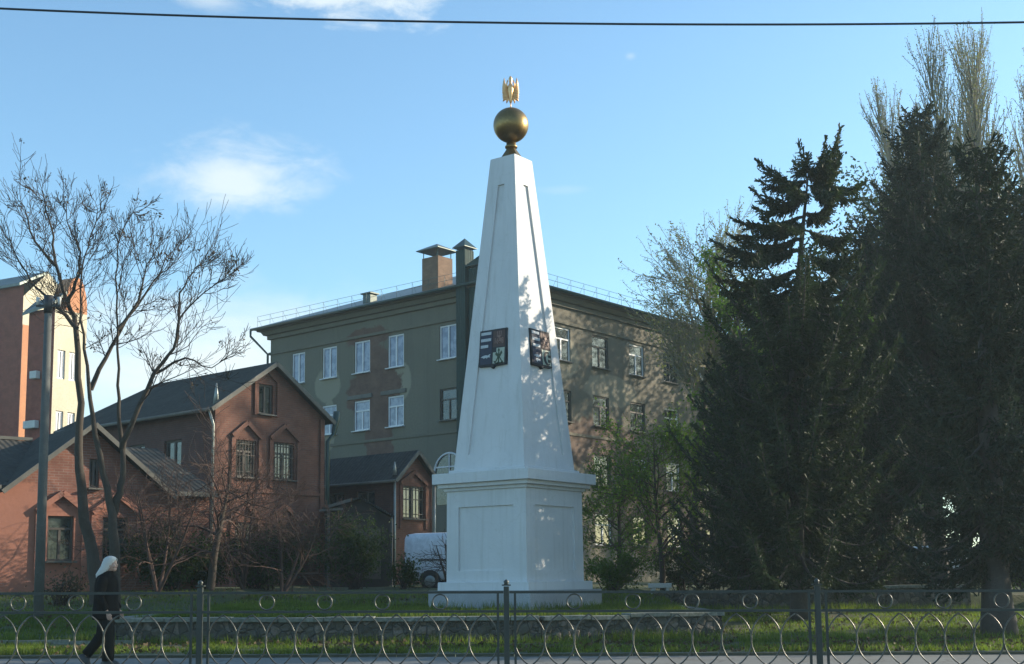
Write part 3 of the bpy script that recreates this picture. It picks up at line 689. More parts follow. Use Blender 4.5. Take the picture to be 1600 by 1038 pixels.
# ------------------------------------------------------------------ walls with openings, windows
def wall(mb, o, u, nrm, L, z0, z1, ops=(), dep=0.18, u0=0.0):
    """vertical wall from o along u; ops = (t0,t1,zz0,zz1); uv in metres"""
    o = Vector(o); u = Vector((u[0], u[1], 0)); nn = Vector((nrm[0], nrm[1], 0))
    ts = sorted(set([0, L] + [x for q in ops for x in q[:2]])); zs = sorted(set([z0, z1] + [x for q in ops for x in q[2:4]]))
    P = lambda t, z, d=0: Vector((o.x, o.y, 0)) + u * t + Vector((0, 0, z)) - nn * d
    flip = (u.cross(Vector((0, 0, 1)))).dot(nn) < 0
    def F_(p, uv): mb.face(p[::-1] if flip else p, uv[::-1] if flip else uv)
    for a, b_ in zip(ts, ts[1:]):
        for c_, d_ in zip(zs, zs[1:]):
            tm, zm = (a + b_) / 2, (c_ + d_) / 2
            if any(q[0] < tm < q[1] and q[2] < zm < q[3] for q in ops): continue
            F_([P(a, c_), P(b_, c_), P(b_, d_), P(a, d_)], [(a + u0, c_), (b_ + u0, c_), (b_ + u0, d_), (a + u0, d_)])
    for q in ops:
        a, b_, c_, d_ = q[:4]
        for p0, p1 in (((a, c_), (b_, c_)), ((b_, c_), (b_, d_)), ((b_, d_), (a, d_)), ((a, d_), (a, c_))):
            F_([P(*p0), P(*p0, dep), P(*p1, dep), P(*p1)], [(p0[0], p0[1]), (p0[0] + .2, p0[1]), (p1[0] + .2, p1[1]), (p1[0], p1[1])])
def window(parent, o, u, nrm, op, fmat='whitewood', gmat='glass', bars=(0.5,), trans=None, dep=0.12, fw=0.07, sill=True, name='window', silmat=None, grille=False, label=None):
    o = Vector((o[0], o[1], 0)); u = Vector((u[0], u[1], 0)); nn = Vector((nrm[0], nrm[1], 0))
    t0, t1, z0, z1 = op[:4]
    P = lambda t, z, d: o + u * t + Vector((0, 0, z)) - nn * d
    q = MB(); d = dep; g = 0.004
    up = nn
    q.bar(P(t0 + fw / 2 + g, z0 + g, d), P(t0 + fw / 2 + g, z1 - g, d), fw, 0.06, up); q.bar(P(t1 - fw / 2 - g, z0 + g, d), P(t1 - fw / 2 - g, z1 - g, d), fw, 0.06, up)
    q.bar(P(t0 + fw, z0 + fw / 2 + g, d), P(t1 - fw, z0 + fw / 2 + g, d), fw, 0.06, up); q.bar(P(t0 + fw, z1 - fw / 2 - g, d), P(t1 - fw, z1 - fw / 2 - g, d), fw, 0.06, up)
    ztr = z1 - fw
    if trans:
        ztr = z0 + (z1 - z0) * trans; q.bar(P(t0 + fw, ztr, d), P(t1 - fw, ztr, d), fw * 1.05, 0.055, up)
    for f in bars:
        tt = t0 + (t1 - t0) * f; q.bar(P(tt, z0 + fw, d), P(tt, ztr - (fw / 2 if trans else 0), d), fw * 1.2, 0.052, up)
    if grille:
        for i in range(7):
            tt = t0 + (t1 - t0) * (i + .5) / 7; q.bar(P(tt, z0, 0.03), P(tt, z1, 0.03), 0.018, 0.018, up)
        for f in (0.15, 0.6, 0.9): q.bar(P(t0, z0 + (z1 - z0) * f, 0.03), P(t1, z0 + (z1 - z0) * f, 0.03), 0.02, 0.02, up)
    w_ = q.build(name, fmat, parent)
    if label: w_['label'] = label
    q = MB(); q.face([P(t0 + 0.02, z0 + .02, d + 0.02), P(t1 - 0.02, z0 + .02, d + 0.02), P(t1 - 0.02, z1 - .02, d + 0.02), P(t0 + 0.02, z1 - .02, d + 0.02)]); q.build('pane', gmat, w_)
    if sill:
        q = MB(); q.bar(P(t0 - 0.06, z0 - 0.025, -0.05), P(t1 + 0.06, z0 - 0.025, -0.05), 0.045, 0.26, nn); q.build('sill', silmat or fmat, w_)
    return w_

# ------------------------------------------------------------------ main four storey building
uR = (math.cos(R(50)), math.sin(R(50))); uL = (-uR[1], uR[0])       # along the right / the left face
nL = (-uR[0], -uR[1]); nR = (uR[1], -uR[0])                         # their outward normals
P0 = Vector((-0.25, 62.0, 0))
def on_plane(px, py, O, u):
    """(distance along u, height) of a point of a vertical plane seen at px,py"""
    d = ray(px, py); a = np.array([[u[0], -d[0]], [u[1], -d[1]]]); s_ = np.linalg.solve(a, [-O[0], -O[1]])
    return s_[0], EYE + d[2] * s_[1]
bd = thing('apartment_building', 'long four storey olive plastered building with patches of bare brick behind the obelisk', 'building', (P0.x, P0.y, 1.0))
LL = on_plane(423, 545, P0, uL)[0]; ZE = on_plane(423, 531, P0, uL)[1]
LR = 52.0; ZB = 0.6
def cols(lst, O, u):
    r = []
    for a, b_ in lst:
        r.append((on_plane(a, 600, O, u)[0], on_plane(b_, 600, O, u)[0]))
    return r
def zr(px, pt, pb): return on_plane(px, pb, P0, uL)[1], on_plane(px, pt, P0, uL)[1]
r4 = zr(565, 533, 583); r3 = zr(566, 626, 673)
st_h = r4[0] - r3[0]
r2_ = (r3[0] - st_h, r3[1] - st_h); r1 = (r3[0] - 2 * st_h, r3[1] - 2 * st_h)
lc = cols([(456, 476), (503.5, 526), (553.5, 578), (606, 631), (687, 714)], P0, uL)
lc = [(min(a, b_), max(a, b_)) for a, b_ in lc]
opsL = []
for i, (a, b_) in enumerate(lc):
    opsL.append((a, b_, r4[0], r4[1], 'new4'))
    if i > 0: opsL.append((a, b_, r3[0], r3[1], 'new' if i < 4 else 'old'))
for a, b_ in lc[:4]:
    opsL.append((a, b_, r2_[0], r2_[1], 'old')); opsL.append((a, b_, r1[0], r1[1], 'old'))
a0, b0 = lc[0]; opsL.append((a0, b0, r3[0], r3[1], 'old'))
rp = [on_plane(x, 560, P0, uR)[0] for x in (880, 938, 995, 1047)]
stepR = (rp[3] - rp[1]) / 2
rc = [rp[0] - 0.1, rp[1]]; 
x_ = rp[1]
while x_ + stepR < LR - 2: x_ += stepR; rc.append(x_)
opsR = []; rr = random.Random(4)
for i, c_ in enumerate(rc):
    for k, (z0, z1) in enumerate((r1, r2_, r3, r4)):
        opsR.append((c_ - 0.75, c_ + 0.75, z0, z1, 'white' if rr.random() < 0.35 else 'old'))
uvb = (P0.x)
# wall patches of bare brick: uv = metres along left face (0..LL) and height
tb, zb_ = on_plane(592, 600, P0, uL); tp, zp_ = on_plane(624, 597, P0, uL); tq, zq_ = on_plane(512, 602, P0, uL)
tu, zu = on_plane(590, 700, P0, uL)
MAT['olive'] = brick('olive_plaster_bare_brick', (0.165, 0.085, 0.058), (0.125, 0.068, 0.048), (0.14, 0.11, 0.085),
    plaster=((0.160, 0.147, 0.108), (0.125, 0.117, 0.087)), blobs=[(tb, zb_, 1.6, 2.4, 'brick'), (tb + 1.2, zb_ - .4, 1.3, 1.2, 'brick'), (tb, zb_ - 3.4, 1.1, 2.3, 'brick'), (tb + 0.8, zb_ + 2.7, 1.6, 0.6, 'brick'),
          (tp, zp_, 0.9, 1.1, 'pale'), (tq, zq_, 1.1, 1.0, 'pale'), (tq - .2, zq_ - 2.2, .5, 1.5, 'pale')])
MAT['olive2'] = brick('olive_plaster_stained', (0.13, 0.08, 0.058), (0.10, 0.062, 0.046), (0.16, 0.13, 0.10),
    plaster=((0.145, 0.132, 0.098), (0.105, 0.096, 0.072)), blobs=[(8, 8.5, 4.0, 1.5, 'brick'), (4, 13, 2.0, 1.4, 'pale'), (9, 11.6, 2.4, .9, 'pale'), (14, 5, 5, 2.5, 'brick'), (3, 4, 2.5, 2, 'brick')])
q = MB(); wall(q, P0, uL, nL, LL, ZB, ZE, opsL); 
farL = P0 + Vector((uL[0], uL[1], 0)) * LL; farR = P0 + Vector((uR[0], uR[1], 0)) * LR
wall(q, farL, uR, uL, LR, ZB, ZE)
q.build('wall', 'olive', bd)
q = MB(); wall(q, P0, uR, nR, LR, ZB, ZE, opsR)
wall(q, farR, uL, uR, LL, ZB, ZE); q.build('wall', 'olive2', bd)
for (a, b_, z0, z1, k) in opsL:
    if k in ('new', 'new4'): window(bd, P0, uL, nL, (a, b_, z0, z1), bars=(0.5,), trans=None if k == 'new4' else 0.66, dep=0.08, fw=0.08)
    else: window(bd, P0, uL, nL, (a, b_, z0, z1), 'oldwood', 'darkglass', bars=(0.5,), trans=0.66, silmat='ptrim')
for (a, b_, z0, z1, k) in opsR:
    window(bd, P0, uR, nR, (a, b_, z0, z1), 'whitewood' if k == 'white' else 'oldwood', 'darkglass', bars=(0.5,), trans=0.66, silmat='ptrim', dep=0.1, fw=0.08)
def ringbox(mb, off, z0, z1, off2=None):
    """band right round the building standing off its walls"""
    off2 = off if off2 is None else off2
    def cor(o_, z):
        U = Vector((uL[0], uL[1], 0)); W_ = Vector((uR[0], uR[1], 0))
        return [P0 - U * o_ - W_ * o_ + Vector((0, 0, z)), P0 + W_ * (LR + o_) - U * o_ + Vector((0, 0, z)), P0 + W_ * (LR + o_) + U * (LL + o_) + Vector((0, 0, z)), P0 - W_ * o_ + U * (LL + o_) + Vector((0, 0, z))]
    A, B = cor(off, z0), cor(off2, z1)
    for i in range(4):
        j = (i + 1) % 4; mb.face([A[i], A[j], B[j], B[i]], [(0, z0), (20, z0), (20, z1), (0, z1)])
    mb.face(A[::-1], [(0, 0)] * 4); mb.face(B, [(0, 0)] * 4)
MAT['olive3'] = surf('olive_cornice_plaster', (0.165, 0.15, 0.11), (0.125, 0.115, 0.085), 0.8, 0.9, 0, 0.2, 12)
q = MB(); ringbox(q, 0.10, ZE - 0.95, ZE - 0.80); ringbox(q, 0.16, ZE - 0.02, ZE + 0.22); ringbox(q, 0.32, ZE + 0.225, ZE + 0.45, 0.45); ringbox(q, 0.6, ZE + 0.452, ZE + 0.62)
ringbox(q, 0.06, r2_[1] + 0.85, r2_[1] + 1.0); q.build('cornice', 'olive3', bd)
q = MB(); ringbox(q, 0.12, ZB, r1[0] - 0.9); q.build('plinth', 'olive3', bd)
# lintel repairs above the third floor windows
q = MB()
for (a, b_) in (lc[2], lc[3]):
    c0 = P0 + Vector((uL[0], uL[1], 0)) * ((a + b_) / 2 + 0.15) - Vector((-nL[0], -nL[1], 0)) * 0.035
    q.box((c0.x, c0.y, r3[1] + 0.22), (b_ - a + 0.7, 0.08, 0.22), rz=math.atan2(uL[1], uL[0]))
q.build('lintel', 'ptrim', bd)
# hipped metal roof
zr0 = ZE + 0.64; ov = 0.85; RH = 3.9; IN = LL / 2 + ov
U = Vector((uL[0], uL[1], 0)); W_ = Vector((uR[0], uR[1], 0))
A = [P0 - U * ov - W_ * ov, P0 + W_ * (LR + ov) - U * ov, P0 + W_ * (LR + ov) + U * (LL + ov), P0 - W_ * ov + U * (LL + ov)]
A = [p + Vector((0, 0, zr0)) for p in A]
rg0 = P0 + U * (LL / 2) + W_ * (IN - ov) + Vector((0, 0, zr0 + RH)); rg1 = P0 + U * (LL / 2) + W_ * (LR - IN + ov) + Vector((0, 0, zr0 + RH))
q = MB(); S_ = math.hypot(IN, RH)
q.face([A[3], A[0], rg0], [(0, 0), (LL + 2 * ov, 0), (IN, S_)]); q.face([A[0], A[1], rg1, rg0], [(0, 0), (LR, 0), (LR - IN, S_), (IN, S_)])
q.face([A[1], A[2], rg1], [(0, 0), (LL, 0), (IN, S_)]); q.face([A[2], A[3], rg0, rg1], [(0, 0), (LR, 0), (LR - IN, S_), (IN, S_)])
dn = Vector((0, 0, -0.07)); q.face([p + dn for p in A][::-1], [(0, 0)] * 4)
for i in range(4):
    j = (i + 1) % 4; q.face([A[i] + dn, A[j] + dn, A[j], A[i]], [(0, 0), (1, 0), (1, .1), (0, .1)])
rf = q.build('roof', 'seam', bd)
q = MB()
for a, b_ in ((A[3], A[0]), (A[0], A[1])):
    outv = (a + b_) / 2 - (rg0 + rg1) / 2; q.tube([a + Vector((0, 0, -0.06)), b_ + Vector((0, 0, -0.06))], 0.085, 8)
# downpipe at the far left corner
e = A[3] + Vector((0, 0, -0.1)); pcn = farL + Vector((nL[0], nL[1], 0)) * 0.12 + U * 0.12
q.tube([e, e + Vector((0, 0, -0.35)), Vector((pcn.x, pcn.y, ZE - 0.9)), Vector((pcn.x, pcn.y, 1.2))], 0.07, 8)
q.build('gutter', 'greenmetal', rf)
q = MB()   # snow rail
for a, b_, inw in ((A[3], A[0], W_), (A[0], A[1], U)):
    L_ = (b_ - a).length; d_ = (b_ - a).normalized(); base = a + inw * 0.5 + Vector((0, 0, 0.5 * RH / IN))
    n = int(L_ / 1.15)
    for i in range(n + 1):
        p = base + d_ * (L_ * i / n); q.tube([p, p + Vector((0, 0, 0.62))], 0.009, 4); q.tube([p + inw * 0.35 + Vector((0, 0, .06)), p + Vector((0, 0, 0.58))], 0.008, 4)
    q.tube([base + Vector((0, 0, 0.62)), base + d_ * L_ + Vector((0, 0, 0.62))], 0.010, 4); q.tube([base + Vector((0, 0, 0.32)), base + d_ * L_ + Vector((0, 0, 0.32))], 0.012, 4)
q.build('roof_rail', 'greymetal', rf)
# brick chimney with a metal cap on posts
def roofz(p):   # height of the roof above a plan point
    r_ = p - P0; a = r_.dot(U); w_2 = r_.dot(W_); dmin = min(a + ov, LL + ov - a, w_2 + ov); return zr0 + RH * max(0, dmin) / IN
cc = at(684, 450, 64.8); cc.z = 0; s_ = 1.12
c0 = cc + (U + W_) * (s_ / 2)
zt_ = at(684, 405, c0.y).z
ch = MB(); zr_ = roofz(c0) - 0.8
ch.box((c0.x, c0.y, (zr_ + zt_) / 2), (s_, s_ * 1.05, zt_ - zr_), rz=R(50)); cho = ch.build('chimney', 'yellowbrick', bd)
cap = MB(); hh = 0.42
for sx in (-1, 1):
    for sy in (-1, 1):
        p = c0 + W_ * (sx * s_ * .46) + U * (sy * s_ * .46); cap.bar((p.x, p.y, zt_ - .02), (p.x, p.y, zt_ + hh), 0.05)
cap.bar((c0.x, c0.y, zt_), (c0.x, c0.y, zt_ + hh + .3), 0.12)
e_ = s_ * 0.72; B_ = [c0 + W_ * (a * e_) + U * (b_ * e_) + Vector((0, 0, zt_ + hh)) for a, b_ in ((-1, -1), (1, -1), (1, 1), (-1, 1))]; ap = c0 + Vector((0, 0, zt_ + hh + 0.42))
for i in range(4): cap.face([B_[i], B_[(i + 1) % 4], ap])
cap.face([p - Vector((0, 0, .04)) for p in B_][::-1])
for i in range(4): cap.face([B_[i] - Vector((0, 0, .04)), B_[(i + 1) % 4] - Vector((0, 0, .04)), B_[(i + 1) % 4], B_[i]])
cap.build('cap', 'greymetal', cho)
# dark green ventilation ducts on the wall
tL = on_plane(712, 500, P0, uL)[0]
dz1 = at(725, 389, 61.5).z
def duct_box(t0, t1, pr, z1, lab):
    q = MB(); c_ = P0 + U * ((t0 + t1) / 2) - W_ * (pr / 2 + 0.03)
    q.box((c_.x, c_.y, (1.0 + z1) / 2), (pr, t1 - t0, z1 - 1.0), rz=R(50)); o_ = q.build('vent_duct', 'duct', bd)
    q = MB(); w1, w2_ = (t1 - t0) / 2, pr / 2
    for a in (-1, 1):
        for b_ in (-1, 1):
            p = c_ + U * (a * w1 * .85) + W_ * (b_ * w2_ * .85); q.bar((p.x, p.y, z1 - .01), (p.x, p.y, z1 + .16), .04)
    B_ = [c_ + U * (a * w1 * 1.4) + W_ * (b_ * w2_ * 1.4) + Vector((0, 0, z1 + .15)) for a, b_ in ((-1, -1), (1, -1), (1, 1), (-1, 1))]; ap = c_ + Vector((0, 0, z1 + .68))
    for i in range(4): q.face([B_[i], B_[(i + 1) % 4], ap])
    q.face([p - Vector((0, 0, .03)) for p in B_][::-1])
    for i in range(4): q.face([B_[i] - Vector((0, 0, .03)), B_[(i + 1) % 4] - Vector((0, 0, .03)), B_[(i + 1) % 4], B_[i]])
    q.build('cap', 'greenmetal', o_)
# the duct's left edge sits at px 712
tl2 = tL - 0.70
duct_box(tl2 - 0.62, tl2, 0.70, dz1 + .35, '')
duct_box(tl2 - 1.75, tl2 - 0.75, 0.55, dz1 - 0.7, '')
# dormer vent
vp = at(578, 464, 69); c_ = Vector((vp.x, 69, 0)); zz = roofz(c_) 
q = MB(); q.box((c_.x, c_.y, zz + 0.12), (0.5, 0.6, 0.6), rz=R(50)); q.box((c_.x, c_.y, zz + 0.46), (0.7, 0.8, 0.07), rz=R(50)); q.build('roof_vent', 'greenmetal', bd)
# arched ground window
ta, za = on_plane(703, 740, P0, uL); rad = 1.05
q = MB(); Pw = lambda t_, z_, d_: P0 + U * t_ - W_ * d_ + Vector((0, 0, z_))
arc = [(ta + rad * math.cos(R(180 * i / 16)), za + rad * math.sin(R(180 * i / 16))) for i in range(17)]
q.tube([Pw(ta + rad, za - 1.6, .06)] + [Pw(a, b_, .06) for a, b_ in arc] + [Pw(ta - rad, za - 1.6, .06)], 0.06, 6)
q.bar(Pw(ta, za - 1.6, .05), Pw(ta, za + rad, .05), .08); q.bar(Pw(ta - rad, za + .35, .05), Pw(ta + rad, za + .35, .05), .07); q.bar(Pw(ta - rad, za - .3, .05), Pw(ta + rad, za - .3, .05), .07)
aw = q.build('arched_window', 'whitewood', bd)
q = MB(); q.face([Pw(a, b_, .02) for a, b_ in [(ta + rad, za - 1.6)] + arc + [(ta - rad, za - 1.6)]]); q.build('pane', 'darkglass', aw)

# ------------------------------------------------------------------ gabled houses
def roof_slab(mb, e0, e1, r0, r1, th=0.09, uvl=None):
    """sloping slab: eave e0->e1, ridge r0->r1"""
    L_ = (Vector(e1) - Vector(e0)).length; S_ = (Vector(r0) - Vector(e0)).length; d = Vector((0, 0, th))
    T = [Vector(e0), Vector(e1), Vector(r1), Vector(r0)]; B_ = [p - d for p in T]
    mb.face(T, [(0, 0), (L_, 0), (L_, S_), (0, S_)]); mb.face(B_[::-1], [(0, 0)] * 4)
    for i in range(4):
        j = (i + 1) % 4; mb.face([B_[i], B_[j], T[j], T[i]], [(0, 0), (L_, 0), (L_, .1), (0, .1)])
def hood(parent, O, u, nn, t0, t1, z, rise, mat='brick'):
    """triangular brick pediment above a window"""
    q = MB(); o = Vector((O[0], O[1], 0)); u = Vector((u[0], u[1], 0)); n_ = Vector((nn[0], nn[1], 0)); tm = (t0 + t1) / 2
    P = lambda t_, z_, d_: o + u * t_ + n_ * d_ + Vector((0, 0, z_))
    for a, b_ in (((t0 - .12, z), (tm, z + rise)), ((tm, z + rise), (t1 + .12, z))):
        q.bar(P(*a, .06), P(*b_, .06), .16, .13, n_)
    for tt in (t0 - .07, t1 + .07): q.bar(P(tt, z - 1.9, .035), P(tt, z - .02, .035), .14, .07, n_)
    return q.build('window_surround', mat, parent)

# tall brick house with the gable
YH = 46.0
C = at(335, 640, YH); C.z = 0
hw = on_plane(505, 700, C, uR)[0]; ze = on_plane(336, 634, C, uR)[1]; zapx = on_plane(420, 571, C, uR)[1]; hl = 10.3
hb = thing('brick_house', 'tall red brick house with a steep gable and a small attic window', 'house', (C.x, C.y, 1.0))
hU = Vector((uR[0], uR[1], 0)); hV = Vector((uL[0], uL[1], 0))
tm = hw / 2
def opx(pl, pr, pt, pb):
    a, z1 = on_plane(pl, pt, C, uR); b_, z1b = on_plane(pr, pt, C, uR); z0 = on_plane((pl + pr) / 2, pb, C, uR)[1]; z1 = (z1 + z1b) / 2
    return (a, b_, z0, z1)
o_att = opx(405, 427, 601, 648); o1 = opx(369, 400, 688, 746); o2 = opx(428, 460, 692, 750)
o3 = (o1[0], o1[1], o1[2] - 3.1, o1[3] - 3.1); o4 = (o2[0], o2[1], o2[2] - 3.1, o2[3] - 3.1)
q = MB(); wall(q, C, uR, nR, hw, 0.7, zapx, [o_att, o1, o2, o3, o4])
sl = (zapx - ze) / tm
nl = Vector((-hU.x * sl, -hU.y * sl, 1)); nr_ = Vector((hU.x * sl, hU.y * sl, 1))
q.build('wall', 'brick', hb, clips=[(C + Vector((0, 0, ze)), nl), (C + hU * hw + Vector((0, 0, ze)), nr_)])
sops = [(2 + 2.4 * i, 3.1 + 2.4 * i, z_, z_ + 1.5) for i in range(3) for z_ in (2.1, 5.2)]
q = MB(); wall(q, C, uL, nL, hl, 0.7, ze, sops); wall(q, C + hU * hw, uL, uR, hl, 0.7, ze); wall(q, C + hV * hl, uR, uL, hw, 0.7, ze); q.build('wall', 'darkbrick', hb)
for op in sops: window(hb, C, uL, nL, op, 'oldwood', 'darkglass')
window(hb, C, uR, nR, o_att, 'oldwood', 'darkglass', silmat='ptrim', bars=(0.5,))
for op in (o1, o2, o3, o4):
    window(hb, C, uR, nR, op, 'oldwood', 'darkglass', grille=True, trans=.7)
for op in (o1, o2, o3, o4): hood(hb, C, uR, nR, op[0] - .1, op[1] + .1, op[3] + .12, .55)
# small outline moulding round the attic window
q = MB(); P = lambda t_, z_: C + hU * t_ + Vector((nR[0], nR[1], 0)) * .04 + Vector((0, 0, z_))
a, b_, z0, z1 = o_att
for s0_, s1_ in (((a - .2, z0 - .05), (a - .2, z1 + .12)), ((a - .2, z1 + .12), ((a + b_) / 2, z1 + .55)), (((a + b_) / 2, z1 + .55), (b_ + .2, z1 + .12)), ((b_ + .2, z1 + .12), (b_ + .2, z0 - .05))): q.bar(P(*s0_), P(*s1_), .1, .08, Vector((nR[0], nR[1], 0)))
for tt in (0.09, hw - 0.09): q.bar(P(tt, .8), P(tt, ze - .05), .2, .07, Vector((nR[0], nR[1], 0)))
q.bar(P(.2, o1[2] - .5), P(hw - .2, o1[2] - .5), .12, .08, Vector((nR[0], nR[1], 0)))
q.build('brick_moulding', 'brick', hb)
ov2 = 0.35; e = 0.3
f0 = C - hV * e; f1 = C + hV * (hl)
Z = lambda z_: Vector((0, 0, z_))
q = MB()
rz_ = zapx + .12; ez = ze - ov2 * sl + .12
hip = 2.6
q_e0 = f0 - hU * ov2 + Z(ez); q_e1 = f1 - hU * ov2 + Z(ez); q_r0 = f0 + hU * tm + Z(rz_); q_r1 = f1 + hU * tm + Z(rz_) - hV * hip
roof_slab(q, q_e0, q_e1 + hV * .3, q_r0, q_r1)
roof_slab(q, f1 + hU * (hw + ov2) + Z(ez) + hV * .3, f0 + hU * (hw + ov2) + Z(ez), q_r1, q_r0)
q.face([f1 - hU * ov2 + Z(ez) + hV * .3, q_r1, f1 + hU * (hw + ov2) + Z(ez) + hV * .3], [(0, 0), (2, 3), (5, 0)])
ro = q.build('roof', 'slate', hb)
q = MB()
q.bar(q_e0 - hV * .03 - Z(.08), q_r0 - hV * .03 - Z(.08), .05, .16); q.bar(q_r0 - hV * .03 - Z(.08), f0 + hU * (hw + ov2) + Z(ez) - hV * .03 - Z(.08), .05, .16)
q.tube([q_e0 - hU * .06 - Z(.08), q_e1 - hU * .06 - Z(.08)], .07, 8); q.build('bargeboard', 'ptrim', ro)
q = MB()   # corner downpipe and hooked stovepipe on the right corner
dpx = C - hU * .12 - hV * .12
q.tube([dpx + Z(ez - .1) - hU * .2, dpx + Z(ez - .6), dpx + Z(.9)], .05, 8); q.build('downpipe', 'capmetal', hb)
q = MB(); dp = C + hU * (hw + .15) + Vector((nR[0], nR[1], 0)) * .1
q.tube([dp + Z(ez + .45) + hU * .45, dp + Z(ez + .1) + hU * .45, dp + Z(ez - .5) + hU * .3, dp + Z(ez - .8), dp + Z(.9)], [.13, .16, .09, .09, .07], 10)
q.build('downpipe', 'greenmetal', hb)
q = MB(); q.tube([C + Z(ez + .1) - hV * .1, C + Z(ez + .95) - hV * .1], [.13, .02], 8); q.build('finial', 'capmetal', hb)

# annexe with a little gable further right
Y2 = 52.0; C2 = at(617, 780, Y2); C2.z = 0
w2 = on_plane(675, 780, C2, uR)[0]; ze2 = on_plane(618, 745, C2, uR)[1]; za2 = on_plane(648, 708, C2, uR)[1]; l2 = 8.5
an = thing('brick_annexe', 'small red brick annexe with a little gable right of the tall brick house', 'house', (C2.x, C2.y, 1.0))
a_, z1a = on_plane(628, 759, C2, uR); b_2, _z = on_plane(663, 759, C2, uR); z0a = on_plane(645, 811, C2, uR)[1]
opA = (a_, b_2, z0a, z1a)
sl2 = (za2 - ze2) / (w2 / 2)
q = MB(); wall(q, C2, uR, nR, w2, .7, za2, [opA])
q.build('wall', 'brick', an, clips=[(C2 + Z(ze2), Vector((-hU.x * sl2, -hU.y * sl2, 1))), (C2 + hU * w2 + Z(ze2), Vector((hU.x * sl2, hU.y * sl2, 1)))])
opB = [(1.2 + 1.9 * i, 2.3 + 1.9 * i, z0a - .1, z1a - .15) for i in range(3)]
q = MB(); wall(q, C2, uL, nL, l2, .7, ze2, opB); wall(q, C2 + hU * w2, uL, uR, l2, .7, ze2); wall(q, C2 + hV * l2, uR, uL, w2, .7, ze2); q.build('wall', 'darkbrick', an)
window(an, C2, uR, nR, opA, 'oldwood', 'darkglass', grille=True)
for op in opB: window(an, C2, uL, nL, op, 'oldwood', 'darkglass')
hood(an, C2, uR, nR, opA[0] - .02, opA[1] + .02, opA[3] + .1, .5)
q = MB(); f0 = C2 - hV * .3; f1 = C2 + hV * l2; o_ = .25; ez2 = ze2 - o_ * sl2 + .1; rz2 = za2 + .1
roof_slab(q, f0 - hU * o_ + Z(ez2), f1 - hU * o_ + Z(ez2), f0 + hU * w2 / 2 + Z(rz2), f1 + hU * w2 / 2 + Z(rz2), .08)
roof_slab(q, f1 + hU * (w2 + o_) + Z(ez2), f0 + hU * (w2 + o_) + Z(ez2), f1 + hU * w2 / 2 + Z(rz2), f0 + hU * w2 / 2 + Z(rz2), .08)
ro = q.build('roof', 'slate', an)
q = MB(); q.bar(f0 - hU * o_ + Z(ez2 - .08) - hV * .03, f0 + hU * w2 / 2 + Z(rz2 - .08) - hV * .03, .05, .14); q.bar(f0 + hU * w2 / 2 + Z(rz2 - .08) - hV * .03, f0 + hU * (w2 + o_) + Z(ez2 - .08) - hV * .03, .05, .14)
q.tube([f0 - hU * (o_ + .05) + Z(ez2 - .06), f1 - hU * (o_ + .05) + Z(ez2 - .06)], .06, 8); q.build('bargeboard', 'ptrim', ro)
q = MB(); d0 = C2 - hV * .1 - hU * .1; q.tube([d0 + Z(ez2 + .75), d0 + Z(ez2 + .2)], [.02, .09], 8); q.tube([d0 + Z(ez2), d0 + Z(.9)], .05, 8); d0 = C2 - hV * .1 + hU * (w2 + .05); q.tube([d0 + Z(ez2), d0 + Z(.9)], .05, 8); q.build('downpipe', 'capmetal', an)

# dark shed canopy between them
Y3 = 47.5
sh = thing('garden_shed', 'dark wooden shed with a low pitched roof between the brick house and the annexe', 'shed', tuple(at(560, 900, Y3)), R(10))
A0 = at(503, 793, Y3); A1 = at(563, 776, Y3); A2 = at(616, 806, Y3); bk = Vector((-.35, 3.2, 0))
q = MB(); roof_slab(q, A0, A0 + bk, A1, A1 + bk, .07); roof_slab(q, A2 + bk, A2, A1 + bk, A1, .07); rs_ = q.build('roof', 'slate', sh)
q = MB(); q.bar(A0 + Vector((.25, -.03, .03)), A0 + (A1 - A0) * .75 + Vector((0, -.03, -.03)), .04, .12); q.build('bargeboard', 'ptrim', rs_); q = MB(); q.bar(A0 + (A1 - A0) * .55 + Vector((0, -.04, -.28)), A0 + Vector((-.1, -.04, -.12)), .04, .08); q.build('bargeboard', 'ptrim', rs_)
MAT['shedwood'] = surf('dark_shed_boards', (0.05, 0.042, 0.035), (0.03, 0.026, 0.022), 3, .9)
q = MB(); i_ = Vector((.15, .25, -.08)); j_ = Vector((-.15, .25, -.08))
G = [Vector((A0.x + .2, Y3 + .25, 1.0)), Vector((A2.x - .2, Y3 + .25, 1.0)), A2 + j_, A1 + Vector((0, .25, -.08)), A0 + i_]
q.face(G); q.face([p + bk * .85 for p in G][::-1])
for i in (0, 1, 4): q.face([G[i], G[(i + 1) % 5], G[(i + 1) % 5] + bk * .85, G[i] + bk * .85][::-1])
q.build('wall', 'shedwood', sh)
q = MB(); q.box((A0.x + 1.7, Y3 + .2, 2.3), (1.0, .06, 1.9)); q.build('door', 'oldwood', sh)
q = MB(); q.bar((A0.x + .25, Y3 + .05, .9), (A0.x + .25, Y3 + .05, A0.z - .05), .09); q.build('post', 'concpole', sh); q = MB(); q.bar((A2.x - .1, Y3 + .05, .9), (A2.x - .1, Y3 + .05, A2.z - .05), .07); q.build('post', 'concpole', sh)

